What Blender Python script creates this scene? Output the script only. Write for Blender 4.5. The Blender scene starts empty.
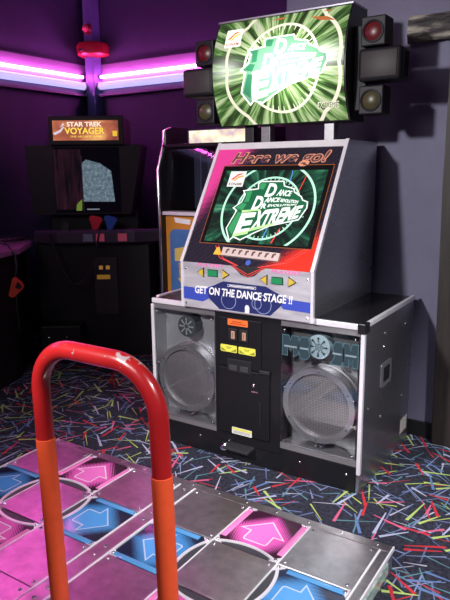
import bpy, bmesh, math, random
from mathutils import Vector, Matrix
random.seed(7)
S = bpy.context.scene
COL = S.collection
PI = math.pi
V = Vector

# ------------------------------------------------------------------ materials
_m = {}
def nt_of(name):
    m = bpy.data.materials.new(name); m.use_nodes = True
    nt = m.node_tree
    for n in list(nt.nodes): nt.nodes.remove(n)
    out = nt.nodes.new('ShaderNodeOutputMaterial')
    return m, nt, out
def pbsdf(nt, out, base=(.5,.5,.5), rough=.5, metal=0, spec=.5, emit=None, es=0, coat=0):
    p = nt.nodes.new('ShaderNodeBsdfPrincipled')
    p.inputs['Base Color'].default_value = (*base, 1)
    p.inputs['Roughness'].default_value = rough
    p.inputs['Metallic'].default_value = metal
    p.inputs['Specular IOR Level'].default_value = spec
    p.inputs['Coat Weight'].default_value = coat
    if emit:
        p.inputs['Emission Color'].default_value = (*emit, 1)
        p.inputs['Emission Strength'].default_value = es
    nt.links.new(p.outputs[0], out.inputs[0])
    return p
class N:
    """tiny node-graph helper"""
    def __init__(s, nt): s.nt = nt
    def new(s, t, **k):
        n = s.nt.nodes.new('ShaderNode' + t)
        for a, b in k.items(): setattr(n, a, b)
        return n
    def link(s, a, b): s.nt.links.new(a, b)
    def put(s, sock, v):
        if isinstance(v, (int, float)): sock.default_value = v
        elif isinstance(v, tuple):
            sock.default_value = v if len(v) == len(sock.default_value) else (*v, 1)
        else: s.link(v, sock)
    def math(s, op, a, b=0, c=None, clamp=False):
        n = s.new('Math', operation=op, use_clamp=clamp)
        s.put(n.inputs[0], a); s.put(n.inputs[1], b)
        if c is not None: s.put(n.inputs[2], c)
        return n.outputs[0]
    def mix(s, f, a, b, mode='MIX'):
        n = s.new('MixRGB', blend_type=mode)
        s.put(n.inputs[0], f); s.put(n.inputs[1], a); s.put(n.inputs[2], b)
        return n.outputs[0]
    def co(s): return s.new('TexCoord').outputs['Object']
    def xyz(s, v):
        n = s.new('SeparateXYZ'); s.link(v, n.inputs[0]); return n.outputs
    def comb(s, x, y, z=0):
        n = s.new('CombineXYZ'); s.put(n.inputs[0], x); s.put(n.inputs[1], y); s.put(n.inputs[2], z); return n.outputs[0]
    def noise(s, v, scale, detail=2, rough=.5):
        n = s.new('TexNoise'); s.link(v, n.inputs['Vector'])
        n.inputs['Scale'].default_value = scale; n.inputs['Detail'].default_value = detail; n.inputs['Roughness'].default_value = rough
        return n.outputs[0]
    def ramp(s, f, stops, interp='LINEAR'):
        n = s.new('ValToRGB'); r = n.color_ramp; r.interpolation = interp
        while len(r.elements) > 1: r.elements.remove(r.elements[-1])
        r.elements[0].position = stops[0][0]; r.elements[0].color = (*stops[0][1], 1)
        for p, c in stops[1:]:
            e = r.elements.new(p); e.color = (*c, 1)
        s.put(n.inputs[0], f); return n.outputs[0]
    def step(s, v, a, b):   # smooth 0..1 between a and b
        n = s.new('MapRange', interpolation_type='SMOOTHSTEP')
        s.put(n.inputs[0], v); n.inputs[1].default_value = a; n.inputs[2].default_value = b
        return n.outputs[0]
def mat(name, base=(.5,.5,.5), rough=.5, metal=0, spec=.5, emit=None, es=0, coat=0, wear=0, wscale=6, wcol=None):
    if name in _m: return _m[name]
    m, nt, out = nt_of(name)
    p = pbsdf(nt, out, base, rough, metal, spec, emit, es, coat)
    if wear:
        g = N(nt); f = g.noise(g.co(), wscale, 5, .65)
        lo = tuple(c*(1-wear) for c in base); hi = wcol or tuple(min(1, c*(1+wear)) for c in base)
        g.link(g.ramp(f, [(.3, lo), (.7, hi)]), p.inputs['Base Color'])
        g.link(g.math('ADD', g.math('MULTIPLY', f, wear*.35), rough - wear*.17), p.inputs['Roughness'])
    _m[name] = m
    return m
def brushed(name, base, rough, axis=(60, 2, 2), amt=.25, met=1):
    if name in _m: return _m[name]
    m, nt, out = nt_of(name); p = pbsdf(nt, out, base, rough, met)
    g = N(nt); mp = g.new('Mapping'); g.link(g.co(), mp.inputs[0]); mp.inputs['Scale'].default_value = axis
    f = g.noise(mp.outputs[0], 4, 4, .6)
    g.link(g.ramp(f, [(.25, tuple(c*(1-amt) for c in base)), (.75, tuple(min(1, c*(1+amt)) for c in base))]), p.inputs['Base Color'])
    f2 = g.noise(g.co(), 3.5, 4, .6)
    g.link(g.math('ADD', g.math('MULTIPLY', f2, .22), rough-.11), p.inputs['Roughness'])
    _m[name] = m
    return m
def emis(name, col, s):
    return mat(name, tuple(c*.3 for c in col), .4, 0, .3, col, s)

# ------------------------------------------------------------------ geometry helpers
def nb(): return bmesh.new()
def box(bm, x0, x1, y0, y1, z0, z1, bev=0, seg=2):
    r = bmesh.ops.create_cube(bm, size=1)
    vs = r['verts']
    for v in vs: v.co = V((x0+(v.co.x+.5)*(x1-x0), y0+(v.co.y+.5)*(y1-y0), z0+(v.co.z+.5)*(z1-z0)))
    if bev:
        es = list({e for v in vs for e in v.link_edges})
        bmesh.ops.bevel(bm, geom=es, offset=bev, segments=seg, affect='EDGES', profile=.5)
    return bm
def frame_from(d):
    d = d.normalized(); a = V((0, 0, 1)) if abs(d.z) < .9 else V((1, 0, 0))
    x = a.cross(d).normalized(); return x, d.cross(x)
def tube(bm, pts, r, n=12, caps=True, closed=False):
    pts = [V(p) for p in pts]; rings = []; L = len(pts)
    x = None
    for i, p in enumerate(pts):
        if closed: d = pts[(i+1) % L] - pts[i-1]
        else: d = pts[min(i+1, L-1)] - pts[max(i-1, 0)]
        d.normalize()
        if x is None: x, y = frame_from(d)
        else:
            x = (x - d*x.dot(d)).normalized(); y = d.cross(x)
        rr = r[i] if isinstance(r, (list, tuple)) else r
        rings.append([bm.verts.new(p + x*rr*math.cos(2*PI*k/n) + y*rr*math.sin(2*PI*k/n)) for k in range(n)])
    for i in range(L if closed else L-1):
        a, b = rings[i], rings[(i+1) % L]
        for k in range(n): bm.faces.new((a[k], a[(k+1) % n], b[(k+1) % n], b[k]))
    if caps and not closed:
        bm.faces.new(rings[0][::-1]); bm.faces.new(rings[-1])
    return bm
def lathe(bm, c, axis, prof, n=40):
    """prof: list of (radius, distance along axis)"""
    c = V(c); d = V(axis).normalized(); x, y = frame_from(d); rings = []
    for r, h in prof:
        if r < 1e-6: rings.append([bm.verts.new(c + d*h)])
        else: rings.append([bm.verts.new(c + d*h + x*r*math.cos(2*PI*k/n) + y*r*math.sin(2*PI*k/n)) for k in range(n)])
    for a, b in zip(rings, rings[1:]):
        for k in range(n):
            k2 = (k+1) % n
            if len(a) == 1 and len(b) == 1: continue
            if len(a) == 1: bm.faces.new((a[0], b[k2], b[k]))
            elif len(b) == 1: bm.faces.new((a[k], a[k2], b[0]))
            else: bm.faces.new((a[k], a[k2], b[k2], b[k]))
    return bm
def prism(bm, pts, z0, z1, f=lambda a, b, c: (a, b, c)):
    """polygon pts (2d) extruded z0..z1, f maps to 3d"""
    a = [bm.verts.new(f(p[0], p[1], z0)) for p in pts]; b = [bm.verts.new(f(p[0], p[1], z1)) for p in pts]
    n = len(pts)
    bm.faces.new(a[::-1]); bm.faces.new(b)
    for i in range(n): bm.faces.new((a[i], a[(i+1) % n], b[(i+1) % n], b[i]))
    return bm
YZ = lambda a, b, c: (c, a, b)      # polygon in y,z extruded along x
XZ = lambda a, b, c: (a, c, b)      # polygon in x,z extruded along y
def flat(bm, pts, z=0):
    bm.faces.new([bm.verts.new((p[0], p[1], z)) for p in pts]); return bm
def slab(bm, pts, z0, z1): return prism(bm, pts, z0, z1)
def rect(x0, x1, y0, y1): return [(x0, y0), (x1, y0), (x1, y1), (x0, y1)]
def rrect(x0, x1, y0, y1, r, n=5):
    P = []
    for cx, cy, a in ((x1-r, y0+r, -90), (x1-r, y1-r, 0), (x0+r, y1-r, 90), (x0+r, y0+r, 180)):
        for k in range(n+1):
            t = math.radians(a + 90*k/n); P.append((cx+r*math.cos(t), cy+r*math.sin(t)))
    return P
def annulus(bm, cx, cy, r0, r1, z0, z1, n=56, a0=0, a1=2*PI, sx=1):
    full = abs(a1-a0-2*PI) < 1e-6
    L = n if full else n+1
    R = []
    for k in range(L):
        t = a0+(a1-a0)*k/n; c, s = math.cos(t)*sx, math.sin(t)
        R.append([bm.verts.new((cx+r*c, cy+r*s, z)) for r, z in ((r0, z0), (r1, z0), (r1, z1), (r0, z1))])
    for k in range(n):
        a, b = R[k], R[(k+1) % L]
        for i in range(4): bm.faces.new((a[i], b[i], b[(i+1) % 4], a[(i+1) % 4]))
    return bm
def offset_poly(P, d):
    n = len(P); A = sum(P[i][0]*P[(i+1) % n][1]-P[(i+1) % n][0]*P[i][1] for i in range(n)); sg = 1 if A > 0 else -1
    out = []
    for i in range(n):
        p0, p1, p2 = V(P[i-1]), V(P[i]), V(P[(i+1) % n])
        e1 = (p1-p0).normalized(); e2 = (p2-p1).normalized()
        n1 = V((e1.y, -e1.x))*sg; n2 = V((e2.y, -e2.x))*sg
        m = (n1+n2)
        if m.length < 1e-4: m = n1
        m.normalize(); k = d/max(.45, m.dot(n1)); out.append((p1.x+m.x*k, p1.y+m.y*k))
    return out
def clip_rect(bm, x0, x1, y0, y1):
    for co, no in (((x0, 0, 0), (-1, 0, 0)), ((x1, 0, 0), (1, 0, 0)), ((0, y0, 0), (0, -1, 0)), ((0, y1, 0), (0, 1, 0))):
        bmesh.ops.bisect_plane(bm, geom=bm.verts[:]+bm.edges[:]+bm.faces[:], plane_co=co, plane_no=no, clear_outer=True)
    return bm
def text_bm(s, bold=0, shear=0, thick=0, spacing=1):
    cu = bpy.data.curves.new('lettering', 'FONT'); cu.body = s; cu.offset = bold; cu.shear = shear; cu.fill_mode = 'FRONT'; cu.resolution_u = 4
    cu.space_character = spacing
    ob = bpy.data.objects.new('lettering', cu); COL.objects.link(ob)
    bpy.context.view_layer.update()
    me = bpy.data.meshes.new_from_object(ob.evaluated_get(bpy.context.evaluated_depsgraph_get()))
    bm = nb(); bm.from_mesh(me)
    bpy.data.objects.remove(ob); bpy.data.curves.remove(cu); bpy.data.meshes.remove(me)
    xs = [v.co.x for v in bm.verts]; ys = [v.co.y for v in bm.verts]
    a, b, c, d = min(xs), max(xs), min(ys), max(ys)
    for v in bm.verts: v.co = V(((v.co.x-a)/(b-a), (v.co.y-c)/(d-c), 0))
    return bm
def warp(bm, bl, br, tr, tl, z=0):
    for v in bm.verts:
        u, w = v.co.x, v.co.y
        p = (1-u)*(1-w)*V(bl)+u*(1-w)*V(br)+u*w*V(tr)+(1-u)*w*V(tl)
        v.co = V((p.x, p.y, z))
    return bm
def text_in(s, x0, x1, y0, y1, z, bold=.0, shear=0, spacing=1):
    return warp(text_bm(s, bold, shear, spacing=spacing), (x0, y0), (x1, y0), (x1, y1), (x0, y1), z)
def lift(bm, t):   # give flat lettering a thickness t
    r = bmesh.ops.extrude_face_region(bm, geom=bm.faces[:])
    for v in [e for e in r['geom'] if isinstance(e, bmesh.types.BMVert)]: v.co.z += t
    return bm

# ------------------------------------------------------------------ object helpers
WM = {}
def thing(name, label, cat, loc=(0, 0, 0), rz=0, group=None):
    o = bpy.data.objects.new(name, None); COL.objects.link(o); o.empty_display_size = .1
    o.location = loc; o.rotation_euler = (0, 0, rz)
    WM[o.name] = Matrix.Translation(V(loc)) @ Matrix.Rotation(rz, 4, 'Z')
    o['label'] = label; o['category'] = cat
    if group: o['group'] = group
    return o
def obj(name, bm, m, parent=None, frame=None, smooth=None, label=None, flip=True):
    """bm is in world coordinates, or in `frame` (a world matrix) when given;
    parent-space geometry is passed with frame=WM[parent.name]"""
    pw = WM[parent.name] if parent else Matrix.Identity(4)
    if frame is None: bm.transform(pw.inverted()); frame = pw
    if flip: bmesh.ops.recalc_face_normals(bm, faces=bm.faces[:])
    me = bpy.data.meshes.new(name); bm.to_mesh(me); bm.free()
    if smooth is not None:
        for p in me.polygons: p.use_smooth = True
        me.set_sharp_from_angle(angle=math.radians(smooth))
    for mm in (m if isinstance(m, list) else [m]): me.materials.append(mm)
    o = bpy.data.objects.new(name, me); COL.objects.link(o)
    if parent: o.parent = parent
    o.matrix_local = pw.inverted() @ frame
    WM[o.name] = frame.copy()
    if label: o['label'] = label
    return o
def pieces(name, bm, m, parent=None, frame=None, **k):
    """one object per loose piece"""
    bm.verts.ensure_lookup_table(); seen = set(); comps = []
    for v in bm.verts:
        if v in seen: continue
        st = [v]; seen.add(v); c = []
        while st:
            a = st.pop(); c.append(a)
            for e in a.link_edges:
                b = e.other_vert(a)
                if b not in seen: seen.add(b); st.append(b)
        comps.append(c)
    out = []
    for c in comps:
        q = nb(); mp = {v: q.verts.new(v.co) for v in c}
        for fc in {fc for v in c for fc in v.link_faces}: q.faces.new([mp[v] for v in fc.verts])
        out.append(obj(name, q, m, parent, frame, **k))
    bm.free(); return out
def tag(o, label, cat, group=None):
    o['label'] = label; o['category'] = cat
    if group: o['group'] = group
    return o
def struct(name, bm, m):
    o = obj(name, bm, m); o['kind'] = 'structure'; return o
def fr(o, x, y):
    o, x, y = V(o), V(x).normalized(), V(y).normalized(); z = x.cross(y)
    return Matrix(((x.x, y.x, z.x, o.x), (x.y, y.y, z.y, o.y), (x.z, y.z, z.z, o.z), (0, 0, 0, 1)))
def boltbm(bm, c, axis, r, h):
    return lathe(bm, c, axis, [(r, 0), (r, h*.35), (r*.8, h*.75), (r*.4, h*.97), (0, h)], 10)

# ------------------------------------------------------------------ camera
cam = bpy.data.cameras.new('camera'); co = bpy.data.objects.new('camera', cam); COL.objects.link(co)
yaw, pitch, roll = .57716, -.20797, -.010127
f = V((-math.sin(yaw)*math.cos(pitch), math.cos(yaw)*math.cos(pitch), math.sin(pitch)))
rt = V((math.cos(yaw), math.sin(yaw), 0)); up = rt.cross(f)
r2 = rt*math.cos(roll)+up*math.sin(roll); u2 = -rt*math.sin(roll)+up*math.cos(roll)
co.matrix_world = Matrix(((r2.x, u2.x, -f.x, 1.5303), (r2.y, u2.y, -f.y, -2.0336), (r2.z, u2.z, -f.z, 1.4989), (0, 0, 0, 1)))
cam.sensor_fit = 'VERTICAL'; cam.sensor_height = 36; cam.lens = 36*616.58/600; cam.clip_start = .05
S.camera = co

# ------------------------------------------------------------------ shared materials
def carpet():
    m, nt, out = nt_of('carpet'); p = pbsdf(nt, out, (.01,.01,.016), .95, 0, .1)
    g = N(nt); c0 = g.co()
    col = g.ramp(g.noise(c0, 60, 3, .6), [(.3, (.014,.014,.022)), (.7, (.05,.052,.075))])
    pal = [[(0, (.42,.44,.60)), (.2, (.55,.035,.05)), (.45, (.42,.55,.16)), (.65, (.12,.20,.40)), (.82, (.62,.12,.22))],
           [(0, (.13,.17,.33)), (.3, (.20,.25,.42)), (.5, (.10,.24,.28)), (.65, (.45,.45,.55)), (.8, (.42,.04,.05)), (.9, (.4,.5,.12))]]
    for i in range(15):
        mp = g.new('Mapping'); g.link(c0, mp.inputs[0])
        mp.inputs['Location'].default_value = (3.1*i+.7, 1.7*i+.3, 0)
        mp.inputs['Rotation'].default_value = (0, 0, .61*i)
        fine = i < 10
        v = g.new('TexVoronoi', voronoi_dimensions='2D'); g.link(mp.outputs[0], v.inputs['Vector'])
        v.inputs['Scale'].default_value = 4.5 if fine else 4.0
        d = g.new('VectorMath', operation='SUBTRACT'); g.link(mp.outputs[0], d.inputs[0]); g.link(v.outputs['Position'], d.inputs[1])
        cc = g.new('SeparateColor'); g.link(v.outputs['Color'], cc.inputs[0])
        rot = g.new('VectorRotate', rotation_type='Z_AXIS'); g.link(d.outputs[0], rot.inputs['Vector'])
        g.link(g.math('MULTIPLY', cc.outputs[0], 6.283), rot.inputs['Angle'])
        q = g.xyz(rot.outputs[0]); ax = g.math('ABSOLUTE', q[0]); ay = g.math('ABSOLUTE', q[1])
        L = g.math('ADD', g.math('MULTIPLY', cc.outputs[1], .055), .042)
        w0 = .0034 if fine else .0060
        w = g.math('MULTIPLY', g.math('SUBTRACT', 1.25, g.math('DIVIDE', g.math('ADD', q[0], L), g.math('MULTIPLY', L, 2.4))), w0)
        msk = g.math('MULTIPLY', g.math('LESS_THAN', ax, L), g.math('LESS_THAN', ay, w))
        col = g.mix(msk, col, g.ramp(cc.outputs[2], pal[1 if fine else 0], 'CONSTANT'))
    g.link(col, p.inputs['Base Color'])
    return m
CARPET = carpet()
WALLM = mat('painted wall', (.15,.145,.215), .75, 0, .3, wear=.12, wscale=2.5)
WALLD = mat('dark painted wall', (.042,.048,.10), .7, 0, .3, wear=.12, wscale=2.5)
WALLB = mat('ledge paint', (.17,.155,.26), .5, 0, .3)
BLACK = mat('black laminate', (.008,.008,.010), .38, 0, .45, wear=.2)
BLACKM = mat('black matte', (.012,.012,.014), .6, 0, .3)
DARKP = mat('dark plastic', (.03,.03,.034), .42, 0, .5, wear=.15)
STEEL = brushed('brushed steel', (.52,.51,.52), .33, (3, 3, 70), .12, .8)
SIDEST = brushed('dark brushed steel side', (.34,.34,.35), .30, (3, 3, 50), .15, .9)
TILE = brushed('worn steel tile', (.64,.60,.61), .34, (5, 5, 5), .22)
CHROME = mat('chrome', (.8,.8,.82), .16, 1)
TRIM = mat('satin aluminium trim', (.90,.87,.91), .33, .35, wear=.08)
WHITE = mat('white print', (.85,.85,.85), .4)
STICKY = mat('yellow sticker', (.72,.70,.08), .5)
STICKO = mat('orange sticker', (.85,.16,.03), .5)
INK = mat('black ink', (.015,.015,.015), .5)

# ------------------------------------------------------------------ room
bm = nb(); box(bm, -3.2, 4.0, -4.2, 2.75, -.1, 0); struct('floor', bm, CARPET)
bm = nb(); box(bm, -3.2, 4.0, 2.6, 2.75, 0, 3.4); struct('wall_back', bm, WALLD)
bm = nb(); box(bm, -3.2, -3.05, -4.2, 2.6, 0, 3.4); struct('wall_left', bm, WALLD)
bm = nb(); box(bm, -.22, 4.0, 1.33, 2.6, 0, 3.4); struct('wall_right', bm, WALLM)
bm = nb(); box(bm, -3.2, 4.0, -4.2, 2.75, 3.4, 3.5); struct('ceiling', bm, mat('ceiling paint', (.05,.05,.06), .9))
bm = nb(); box(bm, -.22, 4.0, 1.315, 1.33, 0, .09, .003); struct('baseboard_right', bm, BLACKM)
# neon ledge boards on both far walls: lavender fascia with a small sill under it
def ledge(n, pts_f):
    bm = nb(); pts_f(bm, 2.225, 2.50, .012); pts_f(bm, 2.205, 2.225, .07); struct(n, bm, WALLB)
ledge('trim_1', lambda bm, a, b, d: box(bm, -3.05, -.22, 2.6-d, 2.6, a, b))
ledge('trim_2', lambda bm, a, b, d: box(bm, -3.05, -3.05+d, -2.5, 2.6, a, b))
# corner pipe column
bm = nb(); box(bm, -2.99, -2.88, 2.49, 2.6, 0, 3.4, .006); struct('trim_3', bm, mat('column paint', (.10,.12,.30), .5))

# neon tubes (lamps of the place)
NP = emis('pink neon', (1.0, .12, .62), 80)
NW = emis('white hot neon', (1.0, .55, .95), 10)
NB = emis('violet neon', (.52, .48, 1.0), 1.15)
def neon(name, pts, m, label, r=.012):
    t = thing(name, label, 'neon light', pts[0])
    bm = nb(); tube(bm, pts, r, 12); obj('neon_tube', bm, m, t, smooth=50)
    for a, b in ((0, 1), (1, 0)):
        bm = nb(); p = V(pts[a]); d = (V(pts[b])-p).normalized(); tube(bm, [p-d*.004, p+d*.014], r+.003, 12); obj('end_cap', bm, mat('white cap', (.7,.7,.7), .5), t, smooth=50)
neon('neon_light', [(-2.875, 2.565, 2.385), (-.25, 2.565, 2.385)], NP, 'pink neon tube glowing along the back wall ledge, right of the corner column')
neon('neon_light', [(-3.015, 2.485, 2.385), (-3.015, -2.4, 2.385)], NP, 'pink neon tube glowing along the left wall ledge, left of the corner column')
neon('neon_light', [(-2.875, 2.553, 2.30), (-.25, 2.553, 2.30)], NB, 'lilac blue frosted tube under the pink neon on the back wall ledge', .034)
neon('neon_light', [(-3.003, 2.485, 2.30), (-3.003, -2.4, 2.30)], NB, 'lilac blue frosted tube under the pink neon on the left wall ledge', .034)

# red drum fixture around the column, small red beacon above
RED = mat('red enamel', (.22,.012,.02), .35, wear=.1)
bm = nb(); lathe(bm, (-2.885, 2.50, 2.56), (0, 0, 1), [(0, 0), (.125, 0), (.15, .015), (.155, .09), (.14, .115), (0, .115)], 40)
t = thing('alarm_bell', 'round red drum shaped alarm fixture on the corner column above the neon', 'alarm', (-2.885, 2.50, 2.56))
obj('drum', bm, RED, t, smooth=40)
bm = nb(); box(bm, -2.905, -2.855, 2.335, 2.35, 2.595, 2.61); obj('nameplate', bm, CHROME, t)
t = thing('beacon', 'small red beacon with pink lens high on the corner column', 'light', (-2.92, 2.47, 2.78))
bm = nb(); lathe(bm, (-2.92, 2.49, 2.81), (0, -1, 0), [(0, 0), (.05, 0), (.05, .02), (.035, .04)], 24); obj('housing', bm, RED, t, smooth=40)
bm = nb(); lathe(bm, (-2.92, 2.45, 2.81), (0, -1, 0), [(.034, 0), (.025, .025), (0, .035)], 24); obj('lens', bm, mat('pink lens', (.7,.12,.2), .2), t, smooth=60)

# wooden beam and post on the near wall
def wood():
    m, nt, out = nt_of('rough weathered wood'); p = pbsdf(nt, out, (.1,.08,.06), .8)
    g = N(nt); mp = g.new('Mapping'); g.link(g.co(), mp.inputs[0]); mp.inputs['Scale'].default_value = (3.5, 14, 22)
    f = g.noise(mp.outputs[0], 1.4, 6, .6)
    g.link(g.ramp(f, [(.36, (.012,.010,.012)), (.5, (.07,.06,.06)), (.58, (.22,.2,.17)), (.7, (.36,.33,.27))]), p.inputs['Base Color'])
    b = g.new('Bump'); b.inputs['Strength'].default_value = .8; b.inputs['Distance'].default_value = .02
    g.link(f, b.inputs['Height']); g.link(b.outputs[0], p.inputs['Normal'])
    return m
def wood2():
    m, nt, out = nt_of('brown post wood'); p = pbsdf(nt, out, (.06,.04,.035), .6)
    g = N(nt); mp = g.new('Mapping'); g.link(g.co(), mp.inputs[0]); mp.inputs['Scale'].default_value = (22, 22, 2)
    f = g.noise(mp.outputs[0], 2, 5, .6)
    g.link(g.ramp(f, [(.3, (.012,.008,.008)), (.7, (.035,.024,.020))]), p.inputs['Base Color'])
    return m
bm = nb(); n = 26
prev = None
for i in range(n+1):     # an uneven hewn beam
    x = .50+i*(2.2/n)
    j = lambda a: random.uniform(-a, a)
    y0 = 1.265
    ring = [bm.verts.new((x, 1.335, 2.125)), bm.verts.new((x, y0+.01+j(.008), 2.118+j(.006))), bm.verts.new((x, y0-.015+j(.012), 2.17+j(.01))), bm.verts.new((x, y0+j(.012), 2.225+j(.008))), bm.verts.new((x, y0+.02+j(.008), 2.25+j(.006))), bm.verts.new((x, 1.335, 2.255))]
    if prev:
        for k in range(6): bm.faces.new((prev[k], prev[(k+1) % 6], ring[(k+1) % 6], ring[k]))
    else: bm.faces.new(ring[::-1])
    prev = ring
bm.faces.new(prev)
tag(obj('wooden_beam', bm, wood()), 'rough weathered wooden beam fixed high on the right wall', 'beam')
bm = nb()
prism(bm, [(.745, 0), (.90, 0), (.90, 2.118), (.72, 2.118), (.722, 1.4)], 1.25, 1.331, XZ)
bmesh.ops.bevel(bm, geom=bm.edges[:], offset=.006, segments=2, affect='EDGES')
tag(obj('wooden_post', bm, wood2()), 'dark brown wooden post on the right wall at the edge of the picture', 'post')

# ------------------------------------------------------------------ dance stage
ST = .109; T = .28; G = .041          # stage top height, tile pitch, half gap between the pads
stage = thing('dance_stage', 'low steel dance stage with pink and blue arrow panels', 'dance stage', (0, -.45, 0))
bm = nb(); box(bm, -.884, .92, -1.16, .043, .0, ST-.012, .004); obj('stage_frame', bm, SIDEST, stage)
def plate(x0, x1, y0, y1, bolts=True, bx=.022):
    bm = nb(); g = .0018
    box(bm, x0+g, x1-g, y0+g, y1-g, ST-.013, ST, .0012, 1)
    o = obj('metal_panel', bm, TILE, stage)
    if bolts:
        for cx, cy in ((x0+bx, y0+bx), (x1-bx, y0+bx), (x0+bx, y1-bx), (x1-bx, y1-bx)):
            bm = nb(); boltbm(bm, (cx, cy, ST-.001), (0, 0, 1), .0075, .007); obj('bolt', bm, CHROME, o, smooth=60)
    return o
def acrylic(name, c, dark):
    m, nt, out = nt_of(name); p = pbsdf(nt, out, c, .14, 0, .5)
    g = N(nt); q = g.xyz(g.co())
    ax = g.math('ABSOLUTE', q[0]); ay = g.math('MAXIMUM', q[1], g.math('MULTIPLY', q[1], -.7))
    far = g.step(g.math('ADD', ax, ay), .085, .175)      # printed halftone: stripes close up to black in the corners
    st = g.math('FRACT', g.math('MULTIPLY', g.math('ADD', q[0], q[1]), 105))
    msk = g.math('LESS_THAN', st, g.math('MULTIPLY', far, 1.05))
    g.link(g.mix(msk, c, dark), p.inputs['Base Color'])
    return m
BLUE, PINK = (.06,.28,.62), (.86,.13,.52)
ACB = acrylic('blue acrylic', BLUE, (.012,.018,.05)); ACP = acrylic('pink acrylic', PINK, (.045,.010,.03))
ARB = mat('blue arrow print', (.08,.36,.78), .15); ARP = mat('pink arrow print', (.92,.20,.62), .15)
STB = mat('clear blue bar', (.10,.33,.64), .1); STP = mat('clear pink bar', (.86,.24,.55), .1)
LINE = mat('pale outline', (.88,.72,.84), .3); LINEB = mat('pale blue outline', (.45,.62,.78), .3)
def grillem():
    m, nt, out = nt_of('perforated dark mesh'); p = pbsdf(nt, out, (.02,.02,.024), .4)
    g = N(nt); q = g.xyz(g.co())
    k = 150
    d = g.math('MULTIPLY', g.math('SINE', g.math('MULTIPLY', g.math('ADD', q[0], q[1]), 2*PI*k*.5)), g.math('SINE', g.math('MULTIPLY', g.math('SUBTRACT', q[0], q[1]), 2*PI*k*.5)))
    g.link(g.mix(g.math('GREATER_THAN', d, .25), (.014,.014,.018), (.13,.13,.15)), p.inputs['Base Color'])
    return m
GRL = grillem()
ARROW = [(0, .088), (.092, 0), (.05, -.002), (.05, -.058), (.043, -.066), (-.043, -.066), (-.05, -.058), (-.05, -.002), (-.092, 0)]
def arrow_panel(cx, cy, k, col):
    F = Matrix.Translation((cx, cy, ST)) @ Matrix.Rotation(k*PI/2, 4, 'Z')
    h = T/2
    ac, ar, sb = (ACB, ARB, STB) if col == 'b' else (ACP, ARP, STP)
    word = 'blue' if col == 'b' else 'pink'
    way = {0: 'cabinet', 1: 'left', 2: 'player', 3: 'right'}[k]
    bm = nb(); box(bm, -h+.002, h-.002, -h+.002, h-.002, -.012, -.0045); o = obj('arrow_panel', bm, ac, stage, F, label=f'{word} arrow panel pointing toward the {way}')
    for s in (-1, 1):
        bm = nb(); box(bm, s*.124-.0125, s*.124+.0125, -h+.05, h-.012, -.0045, -.0002, .002); obj('edge_bar', bm, sb, o, F, smooth=40)
    bm = nb(); slab(bm, ARROW, -.0045, -.0035); obj('arrow', bm, ar, o, F)
    out = offset_poly(ARROW, .003); inn = offset_poly(ARROW, -.003)
    bm = nb()
    vo = [bm.verts.new((*p, -.003)) for p in out]; vi = [bm.verts.new((*p, -.003)) for p in inn]; n = len(out)
    for i in range(n): bm.faces.new((vo[i], vo[(i+1) % n], vi[(i+1) % n], vi[i]))
    obj('arrow_outline', bm, LINE if col == 'p' else LINEB, o, F)
    # crescent toward the pad centre: perforated mesh under a steel arc
    arc = lambda r: [(r*math.sin(a), -.365+r*math.cos(a)) for a in [math.radians(-29.5+59*i/20) for i in range(21)]]
    A = arc(.260)
    bm = nb(); slab(bm, [(-h+.004, -h+.003)]+[p for p in A if abs(p[0]) < h-.003 and p[1] > -h+.003]+[(h-.004, -h+.003)], -.0045, -.003); obj('grille', bm, GRL, o, F)
    B = arc(.272)
    bm = nb()
    for i in range(20):
        q4 = [A[i], A[i+1], B[i+1], B[i]]
        a = [bm.verts.new((max(-h+.003, min(h-.003, p[0])), p[1], -.004)) for p in q4]; b = [bm.verts.new((max(-h+.003, min(h-.003, p[0])), p[1], .0005)) for p in q4]
        bm.faces.new(b)
        bm.faces.new((a[0], a[1], b[1], b[0])); bm.faces.new((a[2], a[3], b[3], b[2]))
    obj('arc_rim', bm, TRIM, o, F)
    for sx, sy in ((-1, 1), (1, 1), (-1, -1), (1, -1)):
        bm = nb(); q = [(0, 0), (.036, 0), (0, .036)]
        slab(bm, [(sx*(h-.003-p[0]), sy*(h-.003-p[1])) for p in q], -.0045, -.0005); c = obj('corner_bracket', bm, TRIM, o, F)
        bm = nb(); boltbm(bm, (sx*(h-.014), sy*(h-.014), -.001), (0, 0, 1), .0075, .007); obj('bolt', bm, CHROME, o, F, smooth=60)
for x0 in (-G-3*T, G):
    for i in range(3):
        for j in range(3):
            cx, cy = x0+(i+.5)*T, -(j+.5)*T
            kk = {(1, 0): (0, 'p'), (0, 1): (1, 'b'), (1, 2): (2, 'p'), (2, 1): (3, 'b')}.get((i, j))
            if kk: arrow_panel(cx, cy, *kk)
            else: plate(cx-T/2, cx+T/2, cy-T/2, cy+T/2)
    plate(x0, x0+3*T, -1.155, -3*T, bx=.03)
# bright seam rails running toward the player
RAIL = mat('bright rail', (.92,.91,.93), .3, .25)
for x, w in [(-G-.004, .007), (G-.004, .009), (-G-2*T, .004), (-G-T, .004), (G+T, .005), (G+2*T, .005), (G+3*T+.004, .007)]:
    bm = nb(); box(bm, x-w/2, x+w/2, -1.15 if abs(x) < .1 or abs(x) > .8 else -.84, 0, ST-.008, ST+.0018, .0008, 1); obj('seam_rail', bm, RAIL, stage)
bm = nb(); box(bm, -G, G, -1.155, .0, ST-.013, ST-.0015); o = obj('divider_plate', bm, TILE, stage)
for y in (-.03, -.25, -.31, -.53, -.59, -.81, -.87):
    bm = nb(); boltbm(bm, (0, y, ST-.002), (0, 0, 1), .007, .006); obj('bolt', bm, CHROME, o, smooth=60)
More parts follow.
